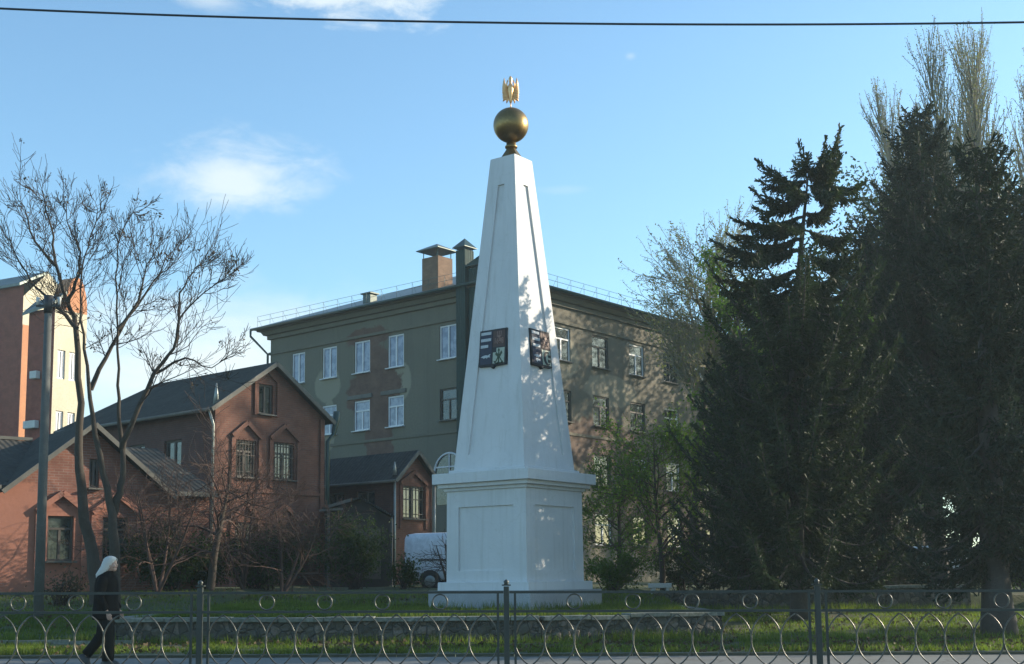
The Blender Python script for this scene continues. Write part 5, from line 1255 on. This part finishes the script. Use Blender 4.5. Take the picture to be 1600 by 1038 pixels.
# spruces
def spruce(label, base, H_, Rmax, seed, nb=110, cb=.12, mat='needle', r0=.2, dens=1.0, extra=(), pw=.8, top=(0, 0), expl_only=0, upt=.35, rfun=None, name='spruce_tree', cat='tree'):
    rnd = random.Random(seed); rs = np.random.RandomState(seed)
    t_ = thing(name, label, cat, tuple(base)); base = Vector(base)
    tr = MB(); n = 12; axis = lambda f: base + Vector((top[0] * f * f + .06 * math.sin(f * 5 + seed), top[1] * f * f, H_ * f))
    tr.tube([axis(i / n) - Z(.1 if i == 0 else 0) for i in range(n + 1)], [r0 * (1 - i / n) ** .85 * (1.25 if i == 0 else 1) + .012 for i in range(n + 1)], 10)
    C_, Uv, Vv = [], [], []
    jobs = []
    for k in range(nb):
        f = cb + (expl_only if expl_only else 1 - .015) * 1.0 * ((k + rnd.random()) / nb) ** .92 * (1 - cb if not expl_only else 1)
        if f > .985: continue
        L_ = (Rmax * (rfun(f) if rfun else (1 - f) ** pw) * rnd.uniform(.55, 1.12)) + .12
        a = rnd.uniform(0, 2 * math.pi); jobs.append((axis(f), Vector((math.cos(a), math.sin(a), 0)), L_, f))
    for (p, tip) in extra:
        v_ = tip - p; jobs.append((p, v_, None, .9))
    thick = False
    for (p, d, L_, f) in jobs:
        pts = []
        thick = L_ is None
        if L_ is None:
            L_ = d.length; m_ = 9; hd = Vector((d.x, d.y, 0)); 
            for i in range(m_ + 1):
                s_ = i / m_; pts.append(p + Vector((hd.x * s_, hd.y * s_, d.z * s_ ** 1.6)) - Z(.07 * L_ * math.sin(s_ * math.pi)) + Z(.16 * (s_ ** 6)) - Z(.10 * s_))
        else:
            m_ = max(3, int(L_ / .28)); sl_ = rnd.uniform(-.25, .05) + (f - .5) * .5
            for i in range(m_ + 1):
                s_ = i / m_; pts.append(p + d * (L_ * s_) + Z(L_ * (sl_ * s_ - .22 * math.sin(s_ * math.pi) + upt * s_ ** 3)))
        tr.tube(pts, [.035 * (L_ / 2.5) * (1 - i / len(pts)) + .008 for i in range(len(pts))], 4, cap=False)
        hd = Vector((pts[-1].x - pts[0].x, pts[-1].y - pts[0].y, 0)); hd = hd.normalized() if hd.length > .01 else Vector((1, 0, 0)); side = Vector((-hd.y, hd.x, 0))
        nt_ = max(5, int(L_ / (.055 if not thick else .035) * dens))
        for j in range(nt_):
            s_ = .12 + .88 * j / nt_; x_ = s_ * (len(pts) - 1); i = min(len(pts) - 2, int(x_)); q_ = pts[i].lerp(pts[i + 1], x_ - i)
            bd_ = (pts[i + 1] - pts[i]).normalized()
            for sg in (-1, 1):
                tl = (.16 + .42 * (1 - s_) * min(1, L_ / 1.6)) * rnd.uniform(.6, 1.2)
                if thick: tl = (.34 - .20 * s_ ** 3) * rnd.uniform(.6, 1.25)
                dd = (side * sg * rnd.uniform(.25, .9) + bd_ * rnd.uniform(.3, .9) - Z(rnd.uniform(.15, .9) * (1.0 if s_ < .85 else .1))).normalized()
                ns_ = max(1, int(tl / .10))
                for g in range(ns_):
                    c_ = q_ + dd * (tl * (g + .5) / ns_) + Vector((rnd.gauss(0, .012), rnd.gauss(0, .012), rnd.gauss(0, .012))); ax = (dd + Vector((rnd.gauss(0, .38), rnd.gauss(0, .38), rnd.gauss(0, .38)))).normalized() * (tl / ns_ * rnd.uniform(.45, .72))
                    wv_ = twist(dd, math.pi / 2, rnd) * rnd.uniform(.010, .020)
                    C_.append(c_); Uv.append(ax); Vv.append(wv_)
                    ax = (dd + Vector((rnd.gauss(0, .5), rnd.gauss(0, .5), rnd.gauss(0, .5)))).normalized() * (tl / ns_ * rnd.uniform(.45, .72)); C_.append(c_); Uv.append(ax); Vv.append(dd.cross(wv_))
        # tip brush
        for g in range(5):
            dd = ((pts[-1] - pts[-2]).normalized() + Vector((rnd.gauss(0, .35), rnd.gauss(0, .35), rnd.gauss(.1, .3)))).normalized(); C_.append(pts[-1] + dd * .07); Uv.append(dd * .1); Vv.append(twist(dd, math.pi / 2, rnd) * .02)
    tr.build('trunk', 'sprbark', t_)
    quads('crown', np.array([tuple(v) for v in C_]), np.array([tuple(v) for v in Uv]), np.array([tuple(v) for v in Vv]), mat, t_)
    return t_
# front spruce with its ragged wind-swept top
YS = 30.5
B = at(1246, 960, YS); B.z = h(B.x, YS) - .05
T_ = at(1262, 262, YS)
ex = []
for (a, b_, dy) in [((1264, 268), (1312, 206), .1), ((1262, 268), (1248, 230), -.1), ((1262, 285), (1186, 258), -.3), ((1264, 280), (1350, 290), .3), ((1260, 315), (1178, 302), .3),
                    ((1259, 338), (1150, 348), -.2), ((1257, 335), (1300, 305), .4), ((1262, 275), (1312, 248), .3), ((1256, 390), (1116, 382), -.3), ((1257, 372), (1142, 372), .5), ((1256, 360), (1330, 370), -.5), ((1255, 420), (1125, 440), .4),
                    ((1255, 400), (1345, 395), .2), ((1263, 270), (1290, 225), -.2), ((1258, 350), (1195, 345), -.9), ((1260, 300), (1225, 290), -.8), ((1262, 290), (1310, 300), -.7)]:
    p0 = at(a[0], a[1], YS); p1 = at(b_[0], b_[1], YS + dy); ex.append((p0, p1))
    v_ = p1 - p0
    for k_, (fa, fb_) in enumerate(((.15, .82), (.35, .9), (.25, .7))):
        sg = 1 if k_ % 2 else -1
        ex.append((p0 + v_ * fa * .3, p0 + v_ * fb_ + Vector((0, sg * (.35 + .12 * k_), -.22 - .07 * k_))))
spruce('ragged dark spruce with upswept branch tips and bare trunk right of the obelisk', B, T_.z - B.z, 3.0, 71, nb=165, cb=.14, r0=.2, dens=1.15, extra=ex, top=(T_.x - B.x, 0), expl_only=.62, pw=.35)
# dense dark spruces at the right
def sp2(px_, pt, Y_, Rm, seed, lab, nb=150, cb=.1, r0=.25, dens=.85, pw=.75, **k):
    b_ = at(px_, 905, Y_); b_.z = h(b_.x, Y_) - .05
    return spruce(lab, b_, at(px_, pt, Y_).z - b_.z, Rm, seed, nb=nb, cb=cb, mat='needle2', r0=r0, dens=dens, pw=pw, upt=.25, **k)
sp2(1468, 160, 36.5, 5.0, 72, 'tallest dense dark spruce right of the ragged spruce', cb=.24, nb=330, pw=.8, dens=1.1)
sp2(1560, 218, 25.5, 2.6, 73, 'near dark spruce with a thick trunk close to the right edge', nb=190, cb=.16, r0=.30, pw=.6, dens=1.0)
sp2(1388, 340, 38, 3.4, 74, 'dark spruce between the ragged spruce and the tallest dense spruce', nb=170, cb=.08, pw=.6)
sp2(1650, 285, 35.3, 2.9, 75, 'dark spruce cut off by the right edge of the photo', nb=330, cb=.33, pw=.45, dens=1.15)
sp2(1172, 520, 38, 2.5, 76, 'lower dark spruce behind the ragged spruce on its left', nb=170, cb=.05, pw=.55)
sp2(1300, 470, 39, 2.3, 77, 'lower dark spruce behind the ragged spruce on its right', nb=170, cb=.06, pw=.55)

# shrubs: leaf clouds on many thin stems
def shrub(label, px_, Y_, rx, ry, H_, n, seed, mat='darkleaf', size=.07, name='leafy_shrub'):
    b_ = at(px_, 905, Y_); b_.z = h(b_.x, Y_); rnd = random.Random(seed); t_ = thing(name, label, 'shrub', tuple(b_)); q = MB(); cen = []
    for i in range(26):
        a = rnd.uniform(0, 6.28); r_ = rnd.random() ** .5; top_ = b_ + Vector((rx * r_ * math.cos(a), ry * r_ * math.sin(a), H_ * rnd.uniform(.55, 1.0) * (1 - .35 * r_)))
        mid = b_.lerp(top_, .5) + Vector((rnd.gauss(0, .1), rnd.gauss(0, .1), .1)); q.tube([b_ + Vector((rnd.gauss(0, .1 * rx), rnd.gauss(0, .1), -.05)), mid, top_], [.018, .012, .005], 4, cap=False); cen.append((mid, top_))
    C_ = []
    while len(C_) < n:
        m_, t2 = rnd.choice(cen); f = rnd.uniform(-.6, 1.05); p = m_.lerp(t2, f); s_ = .10 + .10 * rx
        p = p + Vector((rnd.gauss(0, s_), rnd.gauss(0, s_), rnd.gauss(0, s_ * .8)))
        if p.z > b_.z and mnoise.noise(p * 2.2) > -.25: C_.append(p)
    q.build('stems', 'twig', t_); leaves('foliage', C_, size, mat, t_, seed)
    return t_
shrub('dark green bush in front of the pink house right of the tall bare tree', 265, 37, 1.4, .8, 2.3, 8500, 81)
shrub('wide dark green bush at the foot of the tall brick house', 400, 40, 2.0, .9, 2.3, 12000, 82)
shrub('dark green bush between the low leafless tree and the tall bare tree', 322, 38.5, .9, .6, 1.5, 4500, 92)
shrub('dark green bush climbing in front of the dark shed', 555, 43, 1.25, .8, 3.1, 7500, 83)
shrub('small dark bush beside the rear end of the white van', 630, 42.5, .55, .5, 1.3, 1800, 84)
shrub('bushy green shrub at the right foot of the obelisk', 955, 38, 1.0, .7, 1.7, 4200, 85, 'leaf')
shrub('green shrub under the young leafy tree beside the far rubble wall', 1065, 41, 1.2, .8, 2.0, 4500, 86, 'darkleaf')
shrub('dark rounded bush under the ragged spruce', 1165, 36.5, 1.0, .8, 3.0, 7000, 87, 'needle', .08)
shrub('dark upright bush between the trunks of the spruces', 1322, 37.0, .9, .7, 2.6, 6500, 88, 'needle', .08)
shrub('thin brownish bush beside the base of the utility pole', 95, 31.5, .7, .5, 1.0, 500, 89, 'dryleaf', .07)
shrub('sunny green shrub at the right edge behind the near spruce', 1600, 40, 1.3, .8, 1.5, 4500, 90, 'leaf', .08)
shrub('low dark bush in front of the parked cars', 1420, 41, 1.3, .7, .95, 3600, 91, 'darkleaf', .07)

# small tree with dark trunk near the right trunks
leafy(1222, 760, 41, 'thin young tree just left of the ragged spruce trunk', 47, 10, ('darkleaf', .09, 2, .5, .12), .35, .08)
# unseen trees added outside the view to the right, to shade lawn and houses
for i, (x, y, Hh, Rm) in enumerate(((17.0, 38.5, 13.0, 2.6), (22, 44, 14, 3.3), (16.5, 26.6, 11.5, 2.6), (27, 52, 14, 3.6), (22.5, 31.0, 12.0, 2.6))):
    spruce(['dark spruce beyond the right edge nearest the fence', 'dark spruce in the second row beyond the right edge', 'dark spruce beyond the right edge level with the obelisk', 'farthest dark spruce beyond the right edge', 'dark spruce standing apart well beyond the right edge'][i], (x, y, h(x, y) - .05), Hh, Rm, 100 + i, nb=95, cb=[.34, .34, .16, .34, .22][i], mat='needle2', dens=.5, pw=.6)

prmB = dict(prmL, n0=26, l0=.34, f0=.2, nc=[5, 4, 3])  # broad trees added behind the spruces to shade the building's right face
for i, (x, y, Hh, lab) in enumerate(((21.5, 65, 19, 'tall broad tree nearest the building behind the tallest dark spruce'), (27, 75, 23, 'tall broad tree in the middle behind the dark spruces'), (35, 84, 25, 'farthest tall broad tree hidden behind the dark spruces'))):
    bare('broad_tree', lab, 'tree', (x, y, 1.0), Hh, 60 + i, prmB, .35, 3, (0, 0), 'twig', leaf=('darkleaf', .2, 9, .9, .4))

# ------------------------------------------------------------------ vehicles
def loft_body(mb, st):
    rings_ = []
    for (x, zb2, zm, zt2, wb, wm, wt) in st:
        half = [(wb * .86, zb2), (wb, zb2 + .10), (wm, (zb2 + zm) / 2 + .05), (wm * .985, zm), (wt + (wm - wt) * .3, zm + (zt2 - zm) * .75), (wt, zt2 - .04), (wt * .8, zt2)]
        rings_.append([Vector((x, y, z)) for y, z in half] + [Vector((x, -y, z)) for y, z in half[::-1]])
    mb.rings(rings_, smooth=True)
def xform(o_, Mx):
    o_.data.transform(Mx)
def vehicle(name, label, loc, rz, stations, wheels, paint, glassq, extras, wr=.33, group=None):
    t_ = thing(name, label, 'van' if 'van' in name else 'car', loc, rz, group)
    Mx = Matrix.Translation(loc) @ Matrix.Rotation(rz, 4, 'Z')
    def part(q, n_, m_, par=None, **k):
        q.v = [tuple(Mx @ Vector(p)) for p in q.v]; return q.build(n_, m_, par or t_, **k)
    q = MB(); loft_body(q, stations); bo = part(q, 'body', paint)
    for x in wheels:
        for s_ in (-1, 1):
            yw = stations[3][5] - .12
            q = MB(); q.rings([[Vector((x + r_ * math.cos(a), s_ * y_, wr + r_ * math.sin(a))) for a in [2 * math.pi * k / 24 for k in range(24)]] for r_, y_ in ((wr * .8, yw - .1), (wr, yw - .08), (wr, yw + .10), (wr * .9, yw + .125))]); wo = part(q, 'wheel', 'rubber')
            q = MB(); q.rings([[Vector((x + r_ * math.cos(a), s_ * y_, wr + r_ * math.sin(a))) for a in [2 * math.pi * k / 20 for k in range(20)]] for r_, y_ in ((wr * .62, yw + .12), (wr * .60, yw + .135), (wr * .2, yw + .132))]); part(q, 'rim', 'capmetal', wo)
            q = MB(); y0_ = stations[3][5] + .004
            arc = [(x + wr * 1.2 * math.cos(math.pi * k / 12), wr + wr * 1.2 * math.sin(math.pi * k / 12)) for k in range(13)]
            q.face([(a_, s_ * y0_, b_) for a_, b_ in (arc if s_ > 0 else arc[::-1])]); part(q, 'wheel_arch', 'blackpl')
    for gq, gn in glassq:
        q = MB(); q.face(gq); part(q, gn, 'carglass')
    for bx, n_, m_ in extras:
        q = MB(); q.box(*bx); part(q, n_, m_)
    return t_
# panel van (local +x = front)
vs = [(-2.75, .42, 1.05, 1.90, .90, .92, .84), (-2.68, .36, 1.05, 2.02, .95, .97, .86), (-2.4, .34, 1.05, 2.06, .97, .985, .87), (-.5, .34, 1.05, 2.08, .97, .985, .87), (1.0, .34, 1.05, 2.06, .97, .985, .86), (1.6, .34, 1.05, 1.92, .97, .98, .82), (2.2, .34, 1.05, 1.30, .96, .96, .80), (2.75, .36, .95, 1.05, .93, .93, .80), (2.95, .42, .8, .88, .82, .82, .7)]
vl = at(645, 905, 46); vl = Vector((vl.x + 2.75 - .1, 46 - .7, 1.0)); vl.z = h(vl.x, vl.y) - .08
gl = [([(1.05, -.985, 1.10), (1.95, -.965, 1.10), (1.65, -.90, 1.72), (1.05, -.905, 1.85)], 'side_window'), ([(-2.765, .7, 1.15), (-2.765, -.7, 1.15), (-2.745, -.66, 1.72), (-2.745, .66, 1.72)], 'rear_window')]
exv = [(((-1.2, -.99, 1.10), (1.9, .02, .05)), 'door_rail', 'blackpl'), (((-2.78, 0, .42), (.12, 1.7, .16)), 'bumper', 'blackpl'), (((-1.15, -.985, 1.15), (.018, .02, 1.3)), 'door_seam', 'blackpl'), (((.55, -.985, 1.15), (.018, .02, 1.3)), 'door_seam', 'blackpl'), (((-2.77, 0, 1.2), (.03, .018, 1.4)), 'door_seam', 'blackpl'), (((-2.76, -.3, .78), (.03, .5, .12)), 'number_plate', 'silver'), (((-2.74, -.86, 1.15), (.06, .1, .5)), 'tail_light', MAT['lips']), (((-2.76, -.3, 1.0), (.04, .2, .05)), 'handle', 'blackpl')]
vehicle('panel_van', 'white panel van parked behind the left side of the obelisk pedestal', vl, R(-15), vs, (-1.75, 1.75), 'carwhite', gl, exv, .34)
cs = [(-2.05, .35, .75, .95, .70, .75, .62), (-1.9, .25, .85, 1.12, .82, .84, .60), (-1.4, .22, .9, 1.42, .84, .87, .60), (-.6, .2, .92, 1.48, .85, .88, .62), (.3, .2, .92, 1.45, .85, .88, .62), (1.0, .2, .90, 1.02, .85, .88, .66), (1.7, .22, .78, .84, .83, .85, .7), (2.05, .32, .66, .72, .72, .74, .6)]
gc = [([(-1.35, -.87, .95), (.85, -.88, .95), (.3, -.70, 1.38), (-1.15, -.70, 1.38)], 'side_window'), ([(.45, -.62, 1.40), (1.0, -.78, 1.02), (1.0, .78, 1.02), (.45, .62, 1.40)], 'windscreen'), ([(-1.3, .87, .95), (.85, .88, .95), (.3, .70, 1.38), (-1.15, .70, 1.38)][::-1], 'side_window')]
exc = [(((2.0, -.5, .62), (.08, .3, .14)), 'headlight', 'silver'), (((2.0, .5, .62), (.08, .3, .14)), 'headlight', 'silver'), (((-2.0, -.55, .8), (.08, .25, .16)), 'tail_light', MAT['lips']), (((-2.0, .55, .8), (.08, .25, .16)), 'tail_light', MAT['lips'])]
for (px_, Y_, rz, pt_, lab) in ((1432, 49, 150, 'carwhite', 'white car parked behind the dense spruces'), (1600, 50, 165, 'cargrey', 'silver car parked at the right edge behind the near spruce')):
    p = at(px_, 905, Y_); p.z = h(p.x, Y_); vehicle('parked_car', lab, p, R(rz), cs, (-1.3, 1.3), pt_, gc, exc, .31)
# pale slab on the ground by the leafy tree
p = at(1031, 913, 36.5); q = MB(); q.box((p.x, p.y, p.z - .04), (.62, .5, .13)); q.box((p.x - .2, p.y, p.z - .19), (.1, .45, .19)); q.box((p.x + .2, p.y, p.z - .19), (.1, .45, .19))
tag(q.build('stone_slab', 'redcone', bevel=.01), 'small pale stone slab seat on the rubble wall right of the obelisk', 'slab')

# ------------------------------------------------------------------ walking person
def skin_mesh(chains, sub=2):
    """chains: list of [(point, radius)...] joined where points coincide -> smooth evaluated mesh"""
    vs_, idx, es, rad = [], {}, [], []
    for c_ in chains:
        prev_ = None
        for p, r_ in c_:
            k = tuple(round(x, 4) for x in p)
            if k not in idx: idx[k] = len(vs_); vs_.append(p); rad.append(r_)
            if prev_ is not None and prev_ != idx[k]: es.append((prev_, idx[k]))
            prev_ = idx[k]
    me = bpy.data.meshes.new('sk'); me.from_pydata(vs_, es, []); o_ = bpy.data.objects.new('sk', me); COL.objects.link(o_)
    o_.modifiers.new('s', 'SKIN'); o_.modifiers['s'].use_smooth_shade = True
    for v_, r_ in zip(me.skin_vertices[0].data, rad): v_.radius = (r_, r_) if not isinstance(r_, tuple) else r_
    me.skin_vertices[0].data[0].use_root = True
    ss = o_.modifiers.new('u', 'SUBSURF'); ss.levels = sub; ss.render_levels = sub
    bpy.context.view_layer.update()
    m2 = bpy.data.meshes.new_from_object(o_.evaluated_get(bpy.context.evaluated_depsgraph_get()))
    COL.objects.unlink(o_); bpy.data.objects.remove(o_)
    m2.polygons.foreach_set('use_smooth', [True] * len(m2.polygons))
    return m2
YP = 19.85; pp = at(160, 1034, YP)
pe_loc = Vector((pp.x, YP, 0.0 - .006 * max(-12, pp.x)))
def addme(me, name, mat, parent):
    me.transform(Matrix.Translation(pe_loc)); me.materials.clear(); me.materials.append(MAT[mat]); me.name = name
    o_ = bpy.data.objects.new(name, me); COL.objects.link(o_)
    if parent: o_.parent = parent; o_.matrix_parent_inverse = parent.matrix_world.inverted()
    return o_
# body: x = walking direction (right), y = away; near side y<0
pel = (0.03, 0, .86)
body = skin_mesh([
  [(pel, (.13, .12)), ((0.03, 0, 1.0), (.125, .11)), ((.03, 0, 1.18), (.135, .12)), ((.035, 0, 1.31), (.13, .10)), ((.045, 0, 1.39), (.06, .06)), ((.065, 0, 1.45), (.052, .052)), ((.085, 0, 1.52), (.075, .072)), ((.09, 0, 1.59), (.07, .068))],
  [(pel, .12), ((.05, -.09, .82), .095), ((.13, -.095, .47), .065), ((.12, -.095, .40), .058), ((.13, -.095, .09), .04)],
  [(pel, .12), ((.02, .09, .82), .095), ((-.05, .095, .47), .065), ((-.09, .095, .42), .058), ((-.27, .095, .17), .04), ((-.285, .095, .12), .034)],
  [((.035, 0, 1.31), (.13, .10)), ((.03, -.16, 1.32), .062), ((.0, -.21, 1.07), .045), ((-.0, -.21, 1.04), .042), ((.10, -.20, .84), .030), ((.125, -.20, .80), .026)],
  [((.035, 0, 1.31), (.13, .10)), ((.03, .16, 1.32), .062), ((.02, .21, 1.07), .045), ((.03, .21, 1.04), .042), ((.16, .19, .86), .030), ((.185, .19, .82), .026)],
])
person = addme(body, 'person', 'skin', None)
tag(person, 'person with long white hair in dark coat and trousers walking along the pavement', 'person')
# head details: face, nose, chin, ears
def blob(c_, r_, nseg=20):
    q = MB(); c_ = Vector(c_); k = 14
    q.rings([[Vector((c_.x + r_[0] * math.sin(a) * math.cos(b_), c_.y + r_[1] * math.sin(a) * math.sin(b_), c_.z - r_[2] * math.cos(a))) for b_ in [2 * math.pi * j / nseg for j in range(nseg)]] for a in [0.02 + (math.pi - .04) * i / k for i in range(k + 1)]])
    return q
def addq(q, name, mat, parent=person):
    q.v = [tuple(Vector(p) + pe_loc) for p in q.v]; return q.build(name, mat, parent)
q = blob((.095, 0, 1.555), (.088, .073, .112)); q2 = blob((.135, 0, 1.485), (.045, .045, .04))
for s_ in (q2, blob((.178, 0, 1.545), (.022, .014, .020)), blob((.168, 0, 1.565), (.016, .010, .030)), blob((.150, -.045, 1.53), (.03, .025, .03)), blob((.150, .045, 1.53), (.03, .025, .03)), blob((.09, -.075, 1.545), (.02, .01, .032)), blob((.09, .075, 1.545), (.02, .01, .032))):
    k = len(q.v); q.v += s_.v; q.f += [tuple(i + k for i in f) for f in s_.f]; q.uv += s_.uv; q.sm += s_.sm
addq(q, 'face', 'skin')
q = blob((.168, 0, 1.507), (.014, .024, .009)); addq(q, 'lips', 'lips')
q = MB()
for s_ in (-1, 1):
    e_ = blob((.160, s_ * .033, 1.573), (.012, .013, .008), 10); k = len(q.v); q.v += e_.v; q.f += [tuple(i + k for i in f) for f in e_.f]; q.uv += e_.uv; q.sm += e_.sm
addq(q, 'eyes', 'blackpl')
# hair: cap plus long fall at the back to the shoulders
def ell(cx_, cz_, rx_, ry_, z_, a0=35, a1=325, n_=26, thin=.018):
    o_ = []; i_ = []
    for k in range(n_):
        a = R(a0 + (a1 - a0) * k / (n_ - 1)); jj = 1 + .04 * math.sin(k * 2.6 + z_ * 40)
        o_.append(Vector((cx_ + rx_ * math.cos(a) * jj, cz_ + ry_ * math.sin(a) * jj, z_))); i_.append(Vector((cx_ + (rx_ - thin) * math.cos(a), cz_ + (ry_ - thin) * math.sin(a), z_)))
    return o_ + i_[::-1]
q = MB()
q.rings([ell(.02 - .10 * .0 - .075, 0, .075, .10, 1.345, 40, 320), ell(-.045, 0, .095, .105, 1.40, 40, 320), ell(-.005, 0, .10, .103, 1.46, 45, 315), ell(.035, 0, .105, .098, 1.52, 48, 312), ell(.06, 0, .112, .094, 1.57, 52, 308), ell(.075, 0, .112, .090, 1.61, 30, 330), ell(.08, 0, .102, .080, 1.645, 10, 350), ell(.08, 0, .065, .055, 1.675, 5, 355), ell(.08, 0, .022, .021, 1.688, 2, 358)])
addq(q, 'hair', 'hair')
# coat: elliptical loft hips to neck, with sleeves; trousers over legs
def er(cx_, cy_, z_, a_, b_, n_=28, wav=0):
    return [Vector((cx_ + a_ * math.cos(t_) * (1 + wav * math.sin(5 * t_)), cy_ + b_ * math.sin(t_) * (1 + wav * math.sin(4 * t_)), z_)) for t_ in [2 * math.pi * k / n_ for k in range(n_)]]
q = MB()
q.rings([er(.03, 0, .70, .20, .215, wav=.03), er(.03, 0, .72, .205, .22, wav=.03), er(.03, 0, .86, .205, .205, wav=.02), er(.025, 0, 1.0, .185, .18, wav=.015), er(.03, 0, 1.12, .185, .185), er(.03, 0, 1.24, .18, .21), er(.03, 0, 1.32, .165, .215), er(.035, 0, 1.375, .14, .185), er(.045, 0, 1.42, .10, .11), er(.05, 0, 1.455, .078, .08)])
for s_, el, wr_ in ((-1, (-.0, 1.055), (.105, .845)), (1, (.03, 1.055), (.165, .865))):
    q.tube([(.03, s_ * .15, 1.33), (.025, s_ * .2, 1.25), (el[0], s_ * .225, el[1]), ((el[0] + wr_[0]) / 2, s_ * .222, (el[1] + wr_[1]) / 2 - .005), (wr_[0], s_ * .205, wr_[1])], [.085, .085, .068, .06, .052], 14)
addq(q, 'coat', 'cloth')
q = MB()
q.tube([(.05, -.09, .86), (.07, -.09, .75), (.125, -.095, .47), (.12, -.095, .30), (.115, -.095, .07)], [.12, .115, .09, .088, .092], 16)
q.tube([(.02, .09, .86), (0, .09, .75), (-.055, .095, .46), (-.16, .095, .31), (-.285, .095, .16)], [.12, .115, .09, .082, .082], 16)
addq(q, 'trousers', 'trouser')
q = MB()
q.rings([[Vector((.10 + x_, -.095 + y_, z_)) for x_, y_ in [(.15 * s1 * math.cos(t_) + .05 * s1, .046 * s1 * math.sin(t_)) for t_ in [2 * math.pi * k / 18 for k in range(18)]]] for z_, s1 in ((.002, .98), (.02, 1.0), (.055, .9), (.085, .55), (.10, .45))])
addq(q, 'shoe', 'blackpl'); q = MB()
Mr = Matrix.Translation((-.30, .095, .13)) @ Matrix.Rotation(R(48), 4, 'Y') @ Matrix.Translation((0, 0, -.08))
q.rings([[Mr @ Vector((x_, y_, z_)) for x_, y_ in [(.14 * s1 * math.cos(t_) + .06 * s1, .046 * s1 * math.sin(t_)) for t_ in [2 * math.pi * k / 18 for k in range(18)]]] for z_, s1 in ((.002, .98), (.02, 1.0), (.055, .9), (.085, .55), (.11, .45))])
addq(q, 'shoe', 'blackpl')
# hands with five curled fingers
for s_, wx, wz in ((-1, .115, .825), (1, .175, .845)):
    y_ = s_ * .205; W0 = Vector((wx, y_, wz)); dn_ = Vector((.35, 0, -.94)).normalized(); fw_ = Vector((.94, 0, .35))
    chains = [[(tuple(W0), .022), (tuple(W0 + dn_ * .04), (.018, .030)), (tuple(W0 + dn_ * .075), (.015, .034))]]
    root = W0 + dn_ * .075
    for k, l_ in enumerate((.060, .068, .064, .050)):
        b1 = root + fw_ * (.028 - .018 * k) + dn_ * .008; c1 = b1 + dn_ * l_ * .5 + Vector((0, -s_ * .004, 0)); d1_ = c1 + dn_ * l_ * .45 + Vector((0, -s_ * .016, 0))
        chains.append([(tuple(root), .013), (tuple(b1), .009), (tuple(c1), .0085), (tuple(d1_), .007)])
    th0 = W0 + dn_ * .04; chains.append([(tuple(th0), .012), (tuple(th0 + fw_ * .035 + dn_ * .02), .011), (tuple(th0 + fw_ * .045 + dn_ * .055), .008)])
    addme(skin_mesh(chains, 1), 'hand', 'skin', person)

# ------------------------------------------------------------------ haze volume, added to lift the darks like a windshield veil
q = MB(); q.box((0, 275, 16.5), (620, 670, 38))
hm = bpy.data.materials.new('thin_haze'); hm.use_nodes = True; t = hm.node_tree; t.nodes.clear()
vo_ = t.nodes.new('ShaderNodeVolumePrincipled'); vo_.inputs['Density'].default_value = 0.0006; vo_.inputs['Color'].default_value = (.74, .93, 1, 1); vo_.inputs['Anisotropy'].default_value = 0.3
t.links.new(vo_.outputs[0], t.nodes.new('ShaderNodeOutputMaterial').inputs['Volume']); MAT['haze'] = hm
tag(q.build('haze', 'haze'), 'thin pale haze in the evening air over the whole park', 'haze', kind='stuff')
